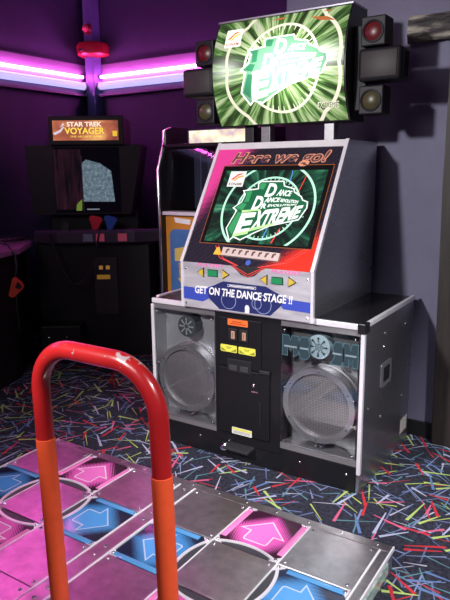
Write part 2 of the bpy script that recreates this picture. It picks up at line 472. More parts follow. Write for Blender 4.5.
# border strips: back edge and right side rail
bm = nb(); box(bm, -.885, .920, .002, .045, ST-.02, ST-.001, .002); o = obj('back_edge', bm, TILE, stage)
for i in range(13):
    bm = nb(); boltbm(bm, (-.85+i*.143, .024, ST-.002), (0, 0, 1), .0065, .005); obj('bolt', bm, CHROME, o, smooth=60)
for xe, s in ((.926, 1), (-.889, -1)):
    if s > 0:
        bm = nb(); box(bm, G+3*T+.007, .920, -1.16, .001, ST-.02, ST-.001, .002); obj('side_edge', bm, TILE, stage)
    x0, x1 = sorted((xe, xe-s*.006))
    bm = nb(); box(bm, x0, x1, -1.16, .045, ST-.016, ST+.0005, .001); obj('seam_rail', bm, RAIL, stage)
    x0, x1 = sorted((xe, xe-s*.008))
    bm = nb(); box(bm, x0, x1, -1.14, -.02, .03, ST-.03, .002); obj('side_light_strip', bm, mat('clear side strip', (.35,.45,.4), .12, 0, .6, wear=.5, wscale=30), stage)

# safety bars
def barmat():
    m, nt, out = nt_of('worn red bar'); p = pbsdf(nt, out, (.5,.02,.015), .28, 0, .55, coat=.3)
    g = N(nt); c = g.co(); z = g.xyz(c)[2]
    f = g.noise(c, 19, 6, .62)
    worn = g.math('GREATER_THAN', g.math('ADD', f, g.step(z, .84, 1.02) if False else g.math('MULTIPLY', g.step(z, .80, .96), .13)), .765)
    g.link(g.mix(worn, g.ramp(g.noise(c, 5, 3), [(.3, (.36,.010,.012)), (.7, (.50,.018,.018))]), (.42,.33,.34)), p.inputs['Base Color'])
    return m
BARR = barmat(); FOAM = mat('orange foam sleeve', (.88,.10,.03), .5, 0, .3, wear=.07, wscale=20)
def safety_bar(cx, label):
    t = thing('safety_bar', label, 'handrail', (cx, -1.0, ST))
    hw, zt, r = .200, 1.06, .125
    P = []
    def arc(x, z, a0, a1):
        for k in range(11):
            a = math.radians(a0+(a1-a0)*k/10); P.append((cx+x+r*math.cos(a), -1, z+r*math.sin(a)))
    P.append((cx-hw, -1, ST)); P.append((cx-hw, -1, .5)); arc(-hw+r, zt-r, 180, 90); arc(hw-r, zt-r, 90, 0); P.append((cx+hw, -1, .5)); P.append((cx+hw, -1, ST))
    P = [(x+.022*(.9-z), y, z) for x, y, z in P]
    bm = nb(); tube(bm, P, .024, 20); o = obj('rail', bm, BARR, t, smooth=50)
    for s in (-1, 1):
        bm = nb(); lathe(bm, (cx+s*hw+.022*.9, -1, 0), (-.022, 0, 1), [(.0242, .16), (.0258, .16), (.0258, .797), (.0242, .798)], 24); obj('foam_sleeve', bm, FOAM, t, smooth=50)
        bm = nb(); lathe(bm, (cx+s*hw+.0174, -1, ST), (0, 0, 1), [(.0226, 0), (.06, 0), (.06, .008), (.0226, .01)], 24); fl = obj('base_flange', bm, STEEL, t, smooth=40)
safety_bar(.473, 'red bent handrail with orange lower legs, standing in the front')

# ------------------------------------------------------------------ dance machine
ddr = thing('dance_arcade_machine', 'big silver dance arcade machine with lit green marquee and two speakers', 'arcade machine', (0, .89, 0))
FY = .515
HW = .607
# plinth and lower body
bm = nb(); box(bm, -.587, .587, .518, 1.255, .0, .135, .004); o = obj('plinth', bm, BLACK, ddr)
bm = nb()
for x in (-.52, -.3, 0, .3, .54): boltbm(bm, (x, .521, .085), (0, -1, 0), .007, .006)
pieces('bolt', bm, CHROME, o, smooth=60)
bm = nb(); box(bm, -.587, .587, .631, 1.255, .137, .802); obj('body', bm, BLACKM, ddr)
for s in (-1, 1):
    x0, x1 = sorted((s*.588, s*HW))
    bm = nb(); box(bm, x0, x1, .52, 1.26, .001, .803, .002); sp = obj('side_panel', bm, SIDEST, ddr)
    # hand hold plate, bolts, edge trim
    X = s*HW
    bm = nb(); F = fr((X, .835, .51), (0, s, 0), (0, 0, 1))
    prism(bm, rrect(-.075, .075, -.06, .06, .012), -.004, .004)
    hp = obj('hand_hold', bm, STEEL, sp, F)
    bm = nb(); prism(bm, rrect(-.045, .045, -.038, .038, .01), .0035, .0045); obj('hand_hold', bm, BLACKM, sp, F)
    for y, z in ((.80, .72), (.79, .655), (.60, .40), (.78, .30), (1.12, .70), (1.12, .3)):
        bm = nb(); boltbm(bm, (X, y, z), (s, 0, 0), .008, .006); obj('bolt', bm, CHROME, sp, smooth=60)
    bm = nb(); xa, xb = sorted((s*.592, s*.611)); box(bm, xa, xb, .508, .53, .10, .788, .003); obj('edge_trim', bm, TRIM, sp)
    bm = nb(); xa, xb = sorted((s*.594, s*.613)); box(bm, xa, xb, .56, 1.26, .803, .826, .003); obj('top_trim', bm, TRIM, sp)
    if s > 0:
        bm = nb(); box(bm, .578, .616, .502, .56, .780, .828, .004); obj('corner_guard', bm, BLACK, sp)
bm = nb(); F = fr((HW+.001, 1.17, .035), (0, 1, 0), (0, 0, 1)); box(bm, -.05, .06, .04, .12, 0, .001); obj('warning_label', bm, mat('worn white label', (.6,.55,.5), .5, wear=.3, wscale=40), ddr, F)
bm = nb(); box(bm, -.592, .592, .52, 1.26, .803, .819, .002); tp = obj('top_panel', bm, mat('black glossy top', (.014,.013,.015), .25, 0, .5, wear=.2), ddr)
bm = nb(); box(bm, -.60, .578, .505, .525, .796, .822, .003); obj('top_trim', bm, TRIM, tp)
# front bottom mould
bm = nb(); box(bm, -.59, .59, .515, .63, .135, .17, .002); obj('front_sill', bm, STEEL, ddr)
bm = nb(); box(bm, -.59, .59, .515, .63, .765, .803, .002); obj('front_header', bm, STEEL, ddr)

# ---- speaker bays
def silverback(name, base, r):
    m, nt, out = nt_of(name); p = pbsdf(nt, out, base, r, .55)
    g = N(nt); f = g.noise(g.co(), 5, 3)
    g.link(g.math('ADD', g.math('MULTIPLY', f, .1), r-.05), p.inputs['Roughness'])
    return m
BAYL = silverback('silver bay plate', (.50,.50,.51), .42); BAYR = silverback('shaded bay plate', (.25,.25,.255), .36)  # same silver plate in two tones: left lit, right shaded in the colour
def clearm(nm, b):
    m, nt, out = nt_of(nm); g = N(nt)
    t = g.new('BsdfTransparent'); t.inputs[0].default_value = (.93,.94,.95,1)
    gl = g.new('BsdfGlossy'); gl.inputs['Roughness'].default_value = .04
    lw = g.new('LayerWeight'); fc = g.math('POWER', lw.outputs['Facing'], 3)
    mx = g.new('MixShader'); g.link(g.math('MULTIPLY_ADD', fc, .5, b), mx.inputs[0]); g.link(t.outputs[0], mx.inputs[1]); g.link(gl.outputs[0], mx.inputs[2])
    g.link(mx.outputs[0], out.inputs[0]); return m
CLEAR = clearm('clear acrylic', .07); CLEARR = clearm('shiny clear acrylic', .06); CLEARG = clearm('dim glass', .02)
def meshgrille():
    m, nt, out = nt_of('speaker mesh'); p = pbsdf(nt, out, (.3,.28,.28), .45, .6)
    g = N(nt); q = g.xyz(g.co()); k = 2*PI*62
    d = g.math('MULTIPLY', g.math('SINE', g.math('MULTIPLY', g.math('ADD', q[0], q[2]), k)), g.math('SINE', g.math('MULTIPLY', g.math('SUBTRACT', q[0], q[2]), k)))
    g.link(g.mix(g.math('GREATER_THAN', d, .2), (.36,.34,.34), (.10,.09,.09)), p.inputs['Base Color'])
    return m
MESHG = meshgrille()
TW_L = mat('dark tweeter', (.06,.07,.075), .35); TW_R = mat('pale blue tweeter', (.50,.66,.70), .3, .3)
for s in (-1, 1):
    x0, x1 = sorted((s*.192, s*.588)); cx = s*.388; cz = .395
    bm = nb(); box(bm, x0, x1, .605, .63, .165, .77)
    bay = obj('speaker_bay', bm, BAYL if s < 0 else BAYR, ddr, label=('left' if s < 0 else 'right')+' speaker bay behind a clear cover')
    bm = nb(); lathe(bm, (cx, .605, cz), (0, -1, 0), [(.19, 0), (.19, .012), (.183, .014), (.183, .078), (.186, .082), (.186, .088), (.158, .088), (.155, .07)], 64); obj('woofer_ring', bm, STEEL, bay, smooth=40)
    bm = nb(); lathe(bm, (cx, .605, cz), (0, -1, 0), [(.156, .06), (.156, .074), (.12, .081), (.06, .084), (0, .085)], 64); obj('woofer_grille', bm, MESHG, bay, smooth=40)
    for k in range(6):
        a = k*PI/3+.5
        bm = nb(); boltbm(bm, (cx+.171*math.cos(a), .518, cz+.171*math.sin(a)), (0, -1, 0), .006, .004); obj('bolt', bm, CHROME, bay, smooth=60)
    bm = nb(); lathe(bm, (cx-.006*s, .605, .685), (0, -1, 0), [(.05, 0), (.05, .06), (.058, .066), (.058, .078), (.05, .08), (0, .081)], 40)
    tw = obj('tweeter', bm, TW_L if s < 0 else TW_R, bay, smooth=40)
    bm = nb(); F = fr((cx-.006*s, .5235, .685), (1, 0, 0), (0, 0, 1))
    for k in range(8):
        a = k*PI/4; ca, sa = math.cos(a), math.sin(a)
        for rr, w in ((.041, .0055), (.030, .004)):
            lathe(bm, (rr*ca, rr*sa, 0), (0, 0, 1), [(0, .001), (w, .001), (w, 0)], 8)
        if s < 0: slab(bm, [(.012*ca-.003*sa, .012*sa+.003*ca), (.036*ca-.003*sa, .036*sa+.003*ca), (.036*ca+.003*sa, .036*sa-.003*ca), (.012*ca+.003*sa, .012*sa-.003*ca)], 0, .0012)
    if s > 0:
        for i in range(-3, 4):
            for j in range(-3, 4):
                if i*i+j*j < 10: lathe(bm, (i*.008+(j % 2)*.004, j*.007, 0), (0, 0, 1), [(0, .001), (.0026, .001), (.0026, 0)], 6)
    obj('tweeter_holes', bm, INK if s > 0 else mat('tweeter rays', (.55,.58,.58), .3, .5), tw, F)
    bm = nb(); box(bm, x0, x1, .509, .5135, .165, .77, .001, 1); obj('clear_cover', bm, CLEAR if s < 0 else CLEARR, bay)
    for x in (x0+.02, x1-.02):
        for z in (.185, .46, .75):
            bm = nb(); boltbm(bm, (x, .509, z), (0, -1, 0), .006, .005); obj('bolt', bm, CHROME, bay, smooth=60)
    for d in (-.014, .014):
        bm = nb(); lathe(bm, (cx+d, .60, .19), (0, -1, 0), [(.011, 0), (.011, .06), (.008, .066), (0, .067)], 14); obj('terminal', bm, CHROME, bay, smooth=50)
    # chamber cheeks
    bm = nb()
    for xx in ((x0, x0+.006), (x1-.006, x1)): box(bm, xx[0], xx[1], .514, .605, .17, .765)
    obj('bay_cheek', bm, STEEL if s < 0 else mat('shaded cheek', (.05,.045,.05), .3, .4), bay)  # right cheeks carry the bay's shade in their colour
    if s > 0:   # chunky outlined emblem either side of the tweeter
        F = fr((0, .508, 0), (1, 0, 0), (0, 0, 1))
        LB = [[(.205, .628), (.205, .725), (.235, .725), (.245, .70), (.255, .725), (.285, .725), (.285, .64), (.265, .628), (.262, .68), (.245, .655), (.228, .68), (.228, .628)],
              [(.290, .66), (.290, .70), (.305, .725), (.335, .725), (.345, .70), (.335, .67), (.345, .64), (.33, .622), (.30, .622)],
              [(.455, .62), (.475, .66), (.463, .70), (.475, .725), (.502, .725), (.512, .70), (.512, .64), (.50, .62)],
              [(.516, .62), (.516, .725), (.538, .725), (.548, .69), (.556, .725), (.582, .725), (.582, .62), (.56, .62), (.56, .66), (.549, .635), (.538, .66), (.538, .62)]]
        b1, b2, b3 = nb(), nb(), nb()
        for P in LB:
            flat(b1, offset_poly(P, .004), 0)
            lo = [(x, min(z, .672)) for x, z in P]; flat(b2, P, .0006)
            xs = [p[0] for p in P]; flat(b3, rect(min(xs)+.006, max(xs)-.006, .668, .676), .0012)
        pieces('emblem_rim', b1, mat('emblem rim', (.13,.28,.33), .3, .6), bay, F)
        pieces('emblem_fill', b2, mat('emblem chrome', (.07,.12,.14), .25, .6), bay, F); pieces('emblem_line', b3, mat('emblem pale', (.40,.52,.56), .3, .5), bay, F)

# ---- coin door
COIN = mat('black coin door', (.009,.009,.011), .4, 0, .3)
bm = nb(); box(bm, -.191, .191, .512, .63, .10, .797, .003); cd = obj('coin_door_panel', bm, BLACK, ddr)
bm = nb(); box(bm, -.165, .085, .503, .513, .515, .772, .004); obj('coin_door', bm, COIN, cd)
bm = nb(); box(bm, -.165, .135, .500, .513, .155, .511, .005); obj('cash_door', bm, COIN, cd)
bm = nb(); box(bm, .083, .14, .490, .505, .512, .528, .002); obj('hinge_bar', bm, mat('dark grey metal', (.09,.09,.1), .35, .8), cd)
CF = fr((0, .5025, 0), (1, 0, 0), (0, 0, 1))
bm = nb(); slab(bm, rrect(-.106, .012, .735, .768, .004), 0, .0012); so = obj('orange_sticker', bm, STICKO, cd, CF)
bm = nb()
for a, b, z in ((-.08, -.02, .755), (-.09, 0, .745)): slab(bm, rect(a, b, z-.0025, z+.0025), .0012, .0016)
obj('print_line', bm, mat('dark orange ink', (.4,.05,.01), .5), cd, CF)
for x in (-.075, -.010):
    bm = nb(); box(bm, x-.028, x+.026, .494, .505, .655, .722, .006); cs = obj('coin_slot', bm, BLACKM, cd)
    bm = nb(); box(bm, x-.006, x+.015, .4915, .496, .668, .708, .002); obj('coin_button', bm, emis('lit coin window', (.85,.45,.30), .38), cs)
    bm = nb(); box(bm, x+.002, x+.007, .4905, .493, .674, .702); obj('coin_slit', bm, mat('coin slit', (.5,.45,.4), .3, .8), cs)
for x0, x1 in ((-.150, -.052), (-.042, .056)):
    bm = nb(); slab(bm, rrect(x0, x1, .593, .630, .006), 0, .0012); s_ = obj('yellow_sticker', bm, STICKY, cd, CF)
    bm = nb(); mx = (x0+x1)/2
    slab(bm, rect(mx-.016, mx+.016, .616, .620), .0012, .0016); slab(bm, rect(mx-.012, mx+.012, .610, .6125), .0012, .0016)
    for s in (-1, 1): slab(bm, [(mx+s*.044, .597), (mx+s*.012, .597), (mx+s*.044, .614)][::s], .0012, .0016)
    obj('print_mark', bm, mat('olive ink', (.25,.27,.03), .5), cd, CF)
bm = nb(); box(bm, -.11, .035, .494, .505, .49, .562, .004); cr = obj('coin_return', bm, BLACKM, cd)
for x in (-.070, -.005):
    bm = nb(); box(bm, x-.024, x+.024, .489, .4945, .502, .532, .003); obj('return_flap', bm, mat('dark flap', (.045,.045,.05), .25), cr)
bm = nb(); lathe(bm, (.046, .501, .439), (0, -1, 0), [(.008, 0), (.008, .006), (.005, .008), (0, .008)], 16); obj('lock', bm, CHROME, cd, smooth=40)
bm = nb(); box(bm, .035, .072, .497, .501, .404, .411); obj('latch_plate', bm, CHROME, cd)
bm = nb(); box(bm, .079, .09, .494, .502, .232, .357, .002); obj('pull_handle', bm, BLACKM, cd)
CF2 = fr((0, .4995, 0), (1, 0, 0), (0, 0, 1))
bm = nb(); slab(bm, rrect(-.083, .036, .157, .193, .003), 0, .0012); obj('white_sticker', bm, mat('white sticker', (.75,.75,.68), .5), cd, CF2)
bm = nb(); slab(bm, rect(-.080, .033, .179, .190), .0012, .0016); obj('yellow_band', bm, STICKY, cd, CF2)
bm = nb()
for z in (.1635, .169, .174): slab(bm, rect(-.074, .026, z-.0012, z+.0012), .0012, .0016)
obj('print_line', bm, mat('grey ink', (.3,.3,.3), .5), cd, CF2)
bm = nb(); box(bm, -.105, .045, .44, .52, .085, .10, .003); obj('foot_ledge', bm, DARKP, ddr)
bm = nb(); lathe(bm, (-.125, .495, .075), (0, -1, 0), [(.02, -.02), (.02, .01), (.012, .016), (.012, .03), (0, .03)], 16); obj('plug', bm, CHROME, ddr, smooth=40)

# ---- upper housing
prof = [(.495, .820), (.49, 1.04), (.858, 1.628), (.87, 1.636), (1.25, 1.636), (1.25, .820)]
bm = nb(); prism(bm, prof, -.368, .368, YZ); mh = obj('monitor_housing', bm, brushed('housing steel', (.50,.50,.51), .30, (3, 3, 50), .12, .92), ddr)
FF = fr((0, .485, 1.04), (1, 0, 0), (0, .37, .59))        # the sloping screen face
LF = fr((0, .488, .808), (1, 0, 0), (0, 0, 1))             # the upright control panel
FL = .697
def bezelmat():
    m, nt, out = nt_of('printed bezel'); p = pbsdf(nt, out, (.02,.02,.02), .3, 0, .2)
    g = N(nt); q = g.xyz(g.co()); X, Y = q[0], q[1]
    # dark woven pattern
    ck = g.new('TexChecker'); g.link(g.comb(X, Y), ck.inputs['Vector']); ck.inputs['Scale'].default_value = 58
    fx = g.math('FRACT', g.math('MULTIPLY', X, 58)); fy = g.math('FRACT', g.math('MULTIPLY', Y, 58))
    t1 = g.math('FRACT', g.math('MULTIPLY', fx, 3)); t2 = g.math('FRACT', g.math('MULTIPLY', fy, 3))
    th = g.math('ADD', g.math('MULTIPLY', ck.outputs['Fac'], t1), g.math('MULTIPLY', g.math('SUBTRACT', 1, ck.outputs['Fac']), t2))
    base = g.mix(g.math('GREATER_THAN', th, .62), (.004,.004,.008), (.05,.04,.065))
    k = 2*PI*70
    dots = g.math('MULTIPLY_ADD', g.math('MULTIPLY', g.math('SINE', g.math('MULTIPLY', g.math('ADD', X, Y), k)), g.math('SINE', g.math('MULTIPLY', g.math('SUBTRACT', X, Y), k))), .5, .5)
    # magenta to the upper left, red to the lower right, through halftone dots
    mg = g.math('ADD', g.math('MULTIPLY', X, -3.4), g.math('MULTIPLY', Y, 1.7))
    mm = g.math('GREATER_THAN', g.step(mg, 1.45, 2.0), dots)
    c = g.mix(mm, base, (.74,.06,.30))
    rd = g.math('ADD', g.math('MULTIPLY', X, 2.6), g.math('MULTIPLY', Y, -3.2))
    rm = g.math('GREATER_THAN', g.step(rd, .1, .55), dots)
    c = g.mix(rm, c, (.72,.035,.02))
    g.link(c, p.inputs['Base Color'])
    return m
bm = nb(); slab(bm, rect(-.362, .362, .0, FL), 0, .006); bz = obj('screen_bezel', bm, bezelmat(), ddr, FF)
bm = nb(); slab(bm, rect(-.362, .362, .662, FL+.002), .006, .010); obj('top_strip', bm, TRIM, bz, FF)
for s in (-1, 1):
    bm = nb(); x0, x1 = sorted((s*.357, s*.375)); slab(bm, rect(x0, x1, -.004, FL+.004), -.004, .014); obj('side_trim', bm, TRIM, bz, FF)
# screen
SX0, SX1, SY0, SY1 = -.272, .308, .122, .532
ORL = emis('orange outline', (.75,.22,.05), .15)
def ringrect(bm, x0, x1, y0, y1, w, z):
    for a in (rect(x0-w, x1+w, y0-w, y0), rect(x0-w, x1+w, y1, y1+w), rect(x0-w, x0, y0, y1), rect(x1, x1+w, y0, y1)): flat(bm, a, z)
bm = nb(); ringrect(bm, SX0-.022, SX1+.022, SY0-.01, SY1+.028, .0035, .0066); obj('orange_outline', bm, ORL, bz, FF)
bm = nb(); slab(bm, rect(SX0-.021, SX1+.021, SY0-.009, SY1+.027), .006, .0065); obj('screen_surround', bm, mat('screen surround', (.006,.006,.007), .25), bz, FF)

def midglow(g, q, st):   # overexposed centre of the backlit panel painted into its emission strength
    e = g.math('POWER', 2.718, g.math('MULTIPLY', g.math('ADD', g.math('POWER', g.math('DIVIDE', g.math('SUBTRACT', q[0], .05), .19), 2), g.math('POWER', g.math('DIVIDE', q[1], .13), 2)), -1))
    return g.math('MULTIPLY', g.math('MULTIPLY_ADD', e, 2.5, .66), st)
def glowmat(name, c, st):
    m, nt, out = nt_of(name); p = pbsdf(nt, out, (.01,.01,.01), .15, 0, .4, c, st)
    g = N(nt); q = g.xyz(g.co()); g.link(midglow(g, q, st), p.inputs['Emission Strength']); return m
def radial(name, cx, cy, stops, ks, kr, strength, cfac=0, curved=False):
    m, nt, out = nt_of(name); p = pbsdf(nt, out, (.01,.01,.01), .12, 0, .4)
    g = N(nt); q = g.xyz(g.co()); X = g.math('SUBTRACT', q[0], cx); Y = g.math('SUBTRACT', q[1], cy)
    a = g.math('ARCTAN2', Y, X); r = g.math('POWER', g.math('ADD', g.math('MULTIPLY', X, X), g.math('MULTIPLY', Y, Y)), .5)
    ca, sa = g.math('COSINE', a), g.math('SINE', a)
    v = g.comb(g.math('MULTIPLY', ca, ks), g.math('MULTIPLY', sa, ks), g.math('MULTIPLY', r, kr))
    f = g.noise(v, 1, 3, .65)
    col = g.ramp(f, stops)
    g.link(col, p.inputs['Emission Color']); p.inputs['Emission Strength'].default_value = strength
    if curved:
        for fx, fy in ((-.285, .015), (.30, .035)):   # printed white flares
            e = g.math('POWER', 2.718, g.math('MULTIPLY', g.math('ADD', g.math('POWER', g.math('DIVIDE', g.math('SUBTRACT', q[0], fx), .075), 2), g.math('POWER', g.math('DIVIDE', g.math('SUBTRACT', q[1], fy), .045), 2)), -1))
            col = g.mix(e, col, (1,1,.95), 'ADD')
        g.link(col, p.inputs['Emission Color'])
        g.link(midglow(g, q, strength), p.inputs['Emission Strength'])
    return m
SCR = radial('game screen', .03, .32, [(.30, (.004,.010,.008)), (.46, (.008,.03,.02)), (.56, (.015,.13,.07)), (.66, (.06,.36,.18)), (.78, (.3,.75,.5))], 5.5, 4.5, .55)
bm = nb(); slab(bm, rect(SX0, SX1, SY0, SY1), .0065, .0075); sc = obj('screen', bm, SCR, ddr, FF)
GL = lambda n, c, s: emis(n, c, s)
S_RING = GL('ring glow', (.55,1.0,.75), .85); S_WHITE = GL('logo white', (.92,1.0,.93), 1.0); S_GREEN = GL('logo green', (.012,.13,.055), .9)
S_MID = GL('logo mid green', (.05,.36,.13), .8); S_LIME = GL('logo lime', (.55,.95,.35), .9); S_RED = GL('flare red', (1,.06,.05), .9); S_BLUE = GL('flare blue', (.15,.35,1), .8); S_DK = GL('logo dark', (.01,.05,.03), .5)
LOGO = [(-.158,.197),(-.129,.3),(-.152,.314),(-.116,.346),(-.107,.391),(-.121,.41),(-.041,.422),(-.048,.453),(-.039,.463),(.085,.465),(.096,.439),(.152,.424),(.16,.406),(.203,.381),(.215,.363),(.243,.353),(.247,.324),(.222,.263),(.078,.224),(-.005,.177),(-.062,.141),(-.106,.156),(-.124,.137)]
def build_logo(place, mats, dz=.0004, z0=0):
    """place(name, bm, material, z): emits pieces in screen coordinates, stacked in z"""
    W, GR, MID, LIME, DK = mats
    b = nb(); flat(b, offset_poly(LOGO, .0065)); place('logo_outline', b, W, z0+dz)
    b = nb(); flat(b, LOGO); place('logo_body', b, GR, z0+2*dz)
    b = nb()      # lighter bevel facets down the left side
    for P in ([(-.150,.195),(-.122,.29),(-.098,.285),(-.118,.165)], [(-.142,.313),(-.11,.342),(-.085,.336),(-.10,.30)], [(-.104,.346),(-.10,.392),(-.112,.407),(-.075,.412),(-.078,.35)], [(-.04,.425),(-.04,.45),(-.032,.458),(-.005,.455),(-.012,.42)]): flat(b, P)
    place('logo_facet', b, MID, z0+3*dz)
    b = nb()      # staircase letters, white with a dark edge
    T_ = [('D', (.002,.380), (.058,.378), (.064,.455), (.012,.456)), ('ANCE', (.068,.386), (.145,.384), (.152,.414), (.078,.424)),
          ('D', (-.052,.302), (.000,.308), (.010,.382), (-.040,.384)), ('ANCE', (.010,.346), (.092,.352), (.098,.376), (.018,.378)), ('REVOLUTION', (.098,.352), (.196,.346), (.200,.362), (.102,.372)), ('R', (.000,.312), (.030,.314), (.036,.342), (.006,.342)),
          ('EVOLUTION', (.036,.322), (.190,.335), (.194,.344), (.042,.338))]
    for s, bl, br, tr, tl in T_:
        tb = warp(text_bm(s, .04, 0), bl, br, tr, tl)
        me = bpy.data.meshes.new('t'); tb.to_mesh(me); tb.free(); b.from_mesh(me); bpy.data.meshes.remove(me)
    place('logo_letters', b, W, z0+4*dz)
    b = nb(); E = warp(text_bm('E', .05), (-.112,.156), (-.030,.178), (-.012,.292), (-.096,.286)); me = bpy.data.meshes.new('t'); E.to_mesh(me); E.free(); b.from_mesh(me)
    X = warp(text_bm('XTREME', .045), (-.028,.186), (.216,.268), (.232,.338), (-.008,.300)); me2 = bpy.data.meshes.new('t'); X.to_mesh(me2); X.free(); b.from_mesh(me2)
    place('logo_word', b, W, z0+4.5*dz)
    b = nb()
    for P in ([(-.112,.150),(-.03,.172),(-.027,.19),(-.109,.168)], [(-.028,.184),(.10,.226),(.103,.238),(-.025,.202)], [(-.10,.288),(.0,.302),(.004,.310),(-.10,.300)]): flat(b, P)
    place('logo_shade', b, LIME, z0+5*dz)
def place_screen(n, b, m, z):
    bmesh.ops.triangulate(b, faces=b.faces[:])
    for v in b.verts: v.co.z = .0076+z
    (pieces if n in ('logo_facet', 'logo_shade') else obj)(n, b, m, sc, FF)
def screen_ring(n, cx, cy, r, w, m, z, a0=0, a1=2*PI):
    b = nb(); annulus(b, cx, cy, r-w, r+w, 0, 0, 72, a0, a1)
    bmesh.ops.remove_doubles(b, verts=b.verts[:], dist=1e-6)
    clip_rect(b, SX0, SX1, SY0, SY1); 
    for v in b.verts: v.co.z = .0076+z
    pieces(n, b, m, sc, FF, flip=False)
screen_ring('ring', .035, .318, .172, .005, S_RING, .0001)
screen_ring('ring', .035, .318, .252, .006, S_RING, .0001)
b = nb()
for k in range(44):
    a = 2*PI*k/44; c, s = math.cos(a), math.sin(a)
    P = [(.155, -.0018), (.170, -.0018), (.170, .0018), (.155, .0018)]
    flat(b, [(.035+r*c-t*s, .318+r*s+t*c) for r, t in P])
for v in b.verts: v.co.z = .0077
obj('ring_tick', b, S_RING, sc, FF)
b = nb(); flat(b, [(.158,.300),(.163,.300),(.206,.515),(.203,.516)]); flat(b, [(.11,.13),(.118,.13),(.142,.21),(.138,.212)])
for v in b.verts: v.co.z = .0077
pieces('red_flare', b, S_RED, sc, FF)
b = nb(); flat(b, [(.055,.14),(.062,.14),(.075,.235),(.072,.235)]); flat(b, [(.12,.47),(.124,.47),(.122,.53),(.118,.53)]); flat(b, [(-.06,.2),(.06,.205),(.06,.21),(-.06,.207)])
for v in b.verts: v.co.z = .0077
pieces('blue_flare', b, S_BLUE, sc, FF)
build_logo(place_screen, (S_WHITE, S_GREEN, S_MID, S_LIME, S_DK))
def badge(place, x0, x1, y0, y1, mats):
    """white square badge with two crossing ribbons and a word under it"""
    W, R, O, K = mats; w, h = x1-x0, y1-y0
    P = lambda pts: [(x0+a*w, y0+b_*h) for a, b_ in pts]
    b = nb(); flat(b, rect(x0, x1, y0, y1)); place('badge', b, W, .0022)
    b = nb(); flat(b, P([(.12,.45),(.30,.45),(.55,.72),(.78,.80),(.78,.88),(.50,.82),(.34,.66)])); place('badge_ribbon', b, R, .0026)
    b = nb(); flat(b, P([(.25,.35),(.45,.38),(.60,.55),(.9,.66),(.9,.74),(.55,.66),(.42,.50)])); place('badge_ribbon', b, O, .0026)
    b = warp(text_bm('KONAMI', .02), *[(x0+a*w, y0+c*h) for a, c in ((.1,.08),(.9,.08),(.9,.26),(.1,.26))]); place('badge_word', b, K, .0026)
badge(place_screen, -.238, -.142, .435, .526, (GL('badge white', (.9,1,.95), .75), GL('badge red', (1,.10,.04), .8), GL('badge orange', (1,.38,.06), .8), GL('badge ink', (.5,.05,.05), .3)))
b = warp(text_bm('TM', 0), (.232,.268), (.246,.270), (.247,.280), (.233,.278)); place_screen('logo_mark', b, S_RING, .002)
# "Here we go!"
GO1 = mat('salmon outline print', (.80,.34,.20), .4); GO2 = mat('dark letter print', (.10,.045,.06), .4)
b = text_in('Here we go!', -.262, .300, .553, .645, .0072, .055, .32); obj('slogan_outline', b, GO1, bz, FF)
b = text_in('Here we go!', -.258, .294, .558, .640, .0078, .012, .32); obj('slogan_fill', b, GO2, bz, FF)
# peg strip below the screen
bm = nb(); slab(bm, [(-.135, .045), (.185, .034), (.185, .075), (-.135, .088)], .006, .022); ps = obj('instruction_strip', bm, mat('beige strip', (.62,.50,.46), .4), bz, FF)
for i in range(8):
    x = -.108+i*.037; y = .068-i*.0013
    bm = nb(); slab(bm, [(x-.004, y-.012), (x+.004, y-.012), (x+.010, y+.010), (x-.002, y+.010)], .022, .0235); lathe(bm, (x+.010, y+.008, .022), (0, 0, 1), [(.005, 0), (.005, .002), (0, .002)], 10)
    obj('strip_mark', bm, mat('brown ink', (.12,.06,.05), .5), ps, FF)
VRED = mat('red line print', (.75,.06,.05), .4)
def line(bm, p, q, w, z):
    p, q = V(p), V(q); d = (q-p).normalized(); nn = V((-d.y, d.x))*w/2
    flat(bm, [(p+nn)[:], (p-nn)[:], (q-nn)[:], (q+nn)[:]], z)
bm = nb()
for o_ in (0, .018): 
    line(bm, (-.175-o_, .10), (-.13-o_, .035), .004, .0067); line(bm, (-.13-o_, .035), (-.03-o_*.4, .0), .004, .0067)
    line(bm, (.30+o_, .11), (.21+o_, .035), .004, .0067); line(bm, (.21+o_, .035), (.08+o_*.4, .0), .004, .0067)
pieces('red_line', bm, VRED, bz, FF)
bm = nb(); slab(bm, [(-.19,.05),(-.14,.05),(-.15,.062),(-.165,.09),(-.18,.09)], .006, .009); obj('yellow_mark', bm, mat('yellow print', (.8,.5,.05), .4), bz, FF)
bm = nb(); lathe(bm, (.022, .02, .006), (0, 0, 1), [(.014, 0), (.014, .002), (0, .003)], 20); obj('blue_badge', bm, mat('blue print', (.06,.12,.5), .3), bz, FF)

# ---- control panel
def panelmat():
    m, nt, out = nt_of('silver panel print'); p = pbsdf(nt, out, (.6,.58,.62), .30, .55)
    g = N(nt); q = g.xyz(g.co())
    f = g.noise(g.comb(g.math('MULTIPLY', q[0], 3), g.math('MULTIPLY', q[1], 14)), 1.6, 2)
    g.link(g.ramp(f, [(.3, (.58,.56,.61)), (.5, (.78,.76,.82)), (.7, (.95,.93,.97))]), p.inputs['Base Color'])
    return m
bm = nb(); slab(bm, rect(-.368, .368, .0, .234), 0, .008); cp = obj('control_panel', bm, panelmat(), ddr, LF)
z = .0082
def dec(n, bm, m, parent=cp, F=LF): return obj(n, bm, m, parent, F)
PB = mat('panel blue print', (.045,.075,.42), .35); PD = mat('panel navy print', (.022,.028,.12), .3)
bm = nb(); flat(bm, [(-.366,.042),(-.24,.036),(-.17,.075),(-.17,.128),(-.23,.104),(-.366,.104)], z); flat(bm, [(.17,.10),(.22,.048),(.366,.044),(.366,.094),(.25,.098),(.17,.128)], z); pieces('blue_band', bm, PB, cp, LF)
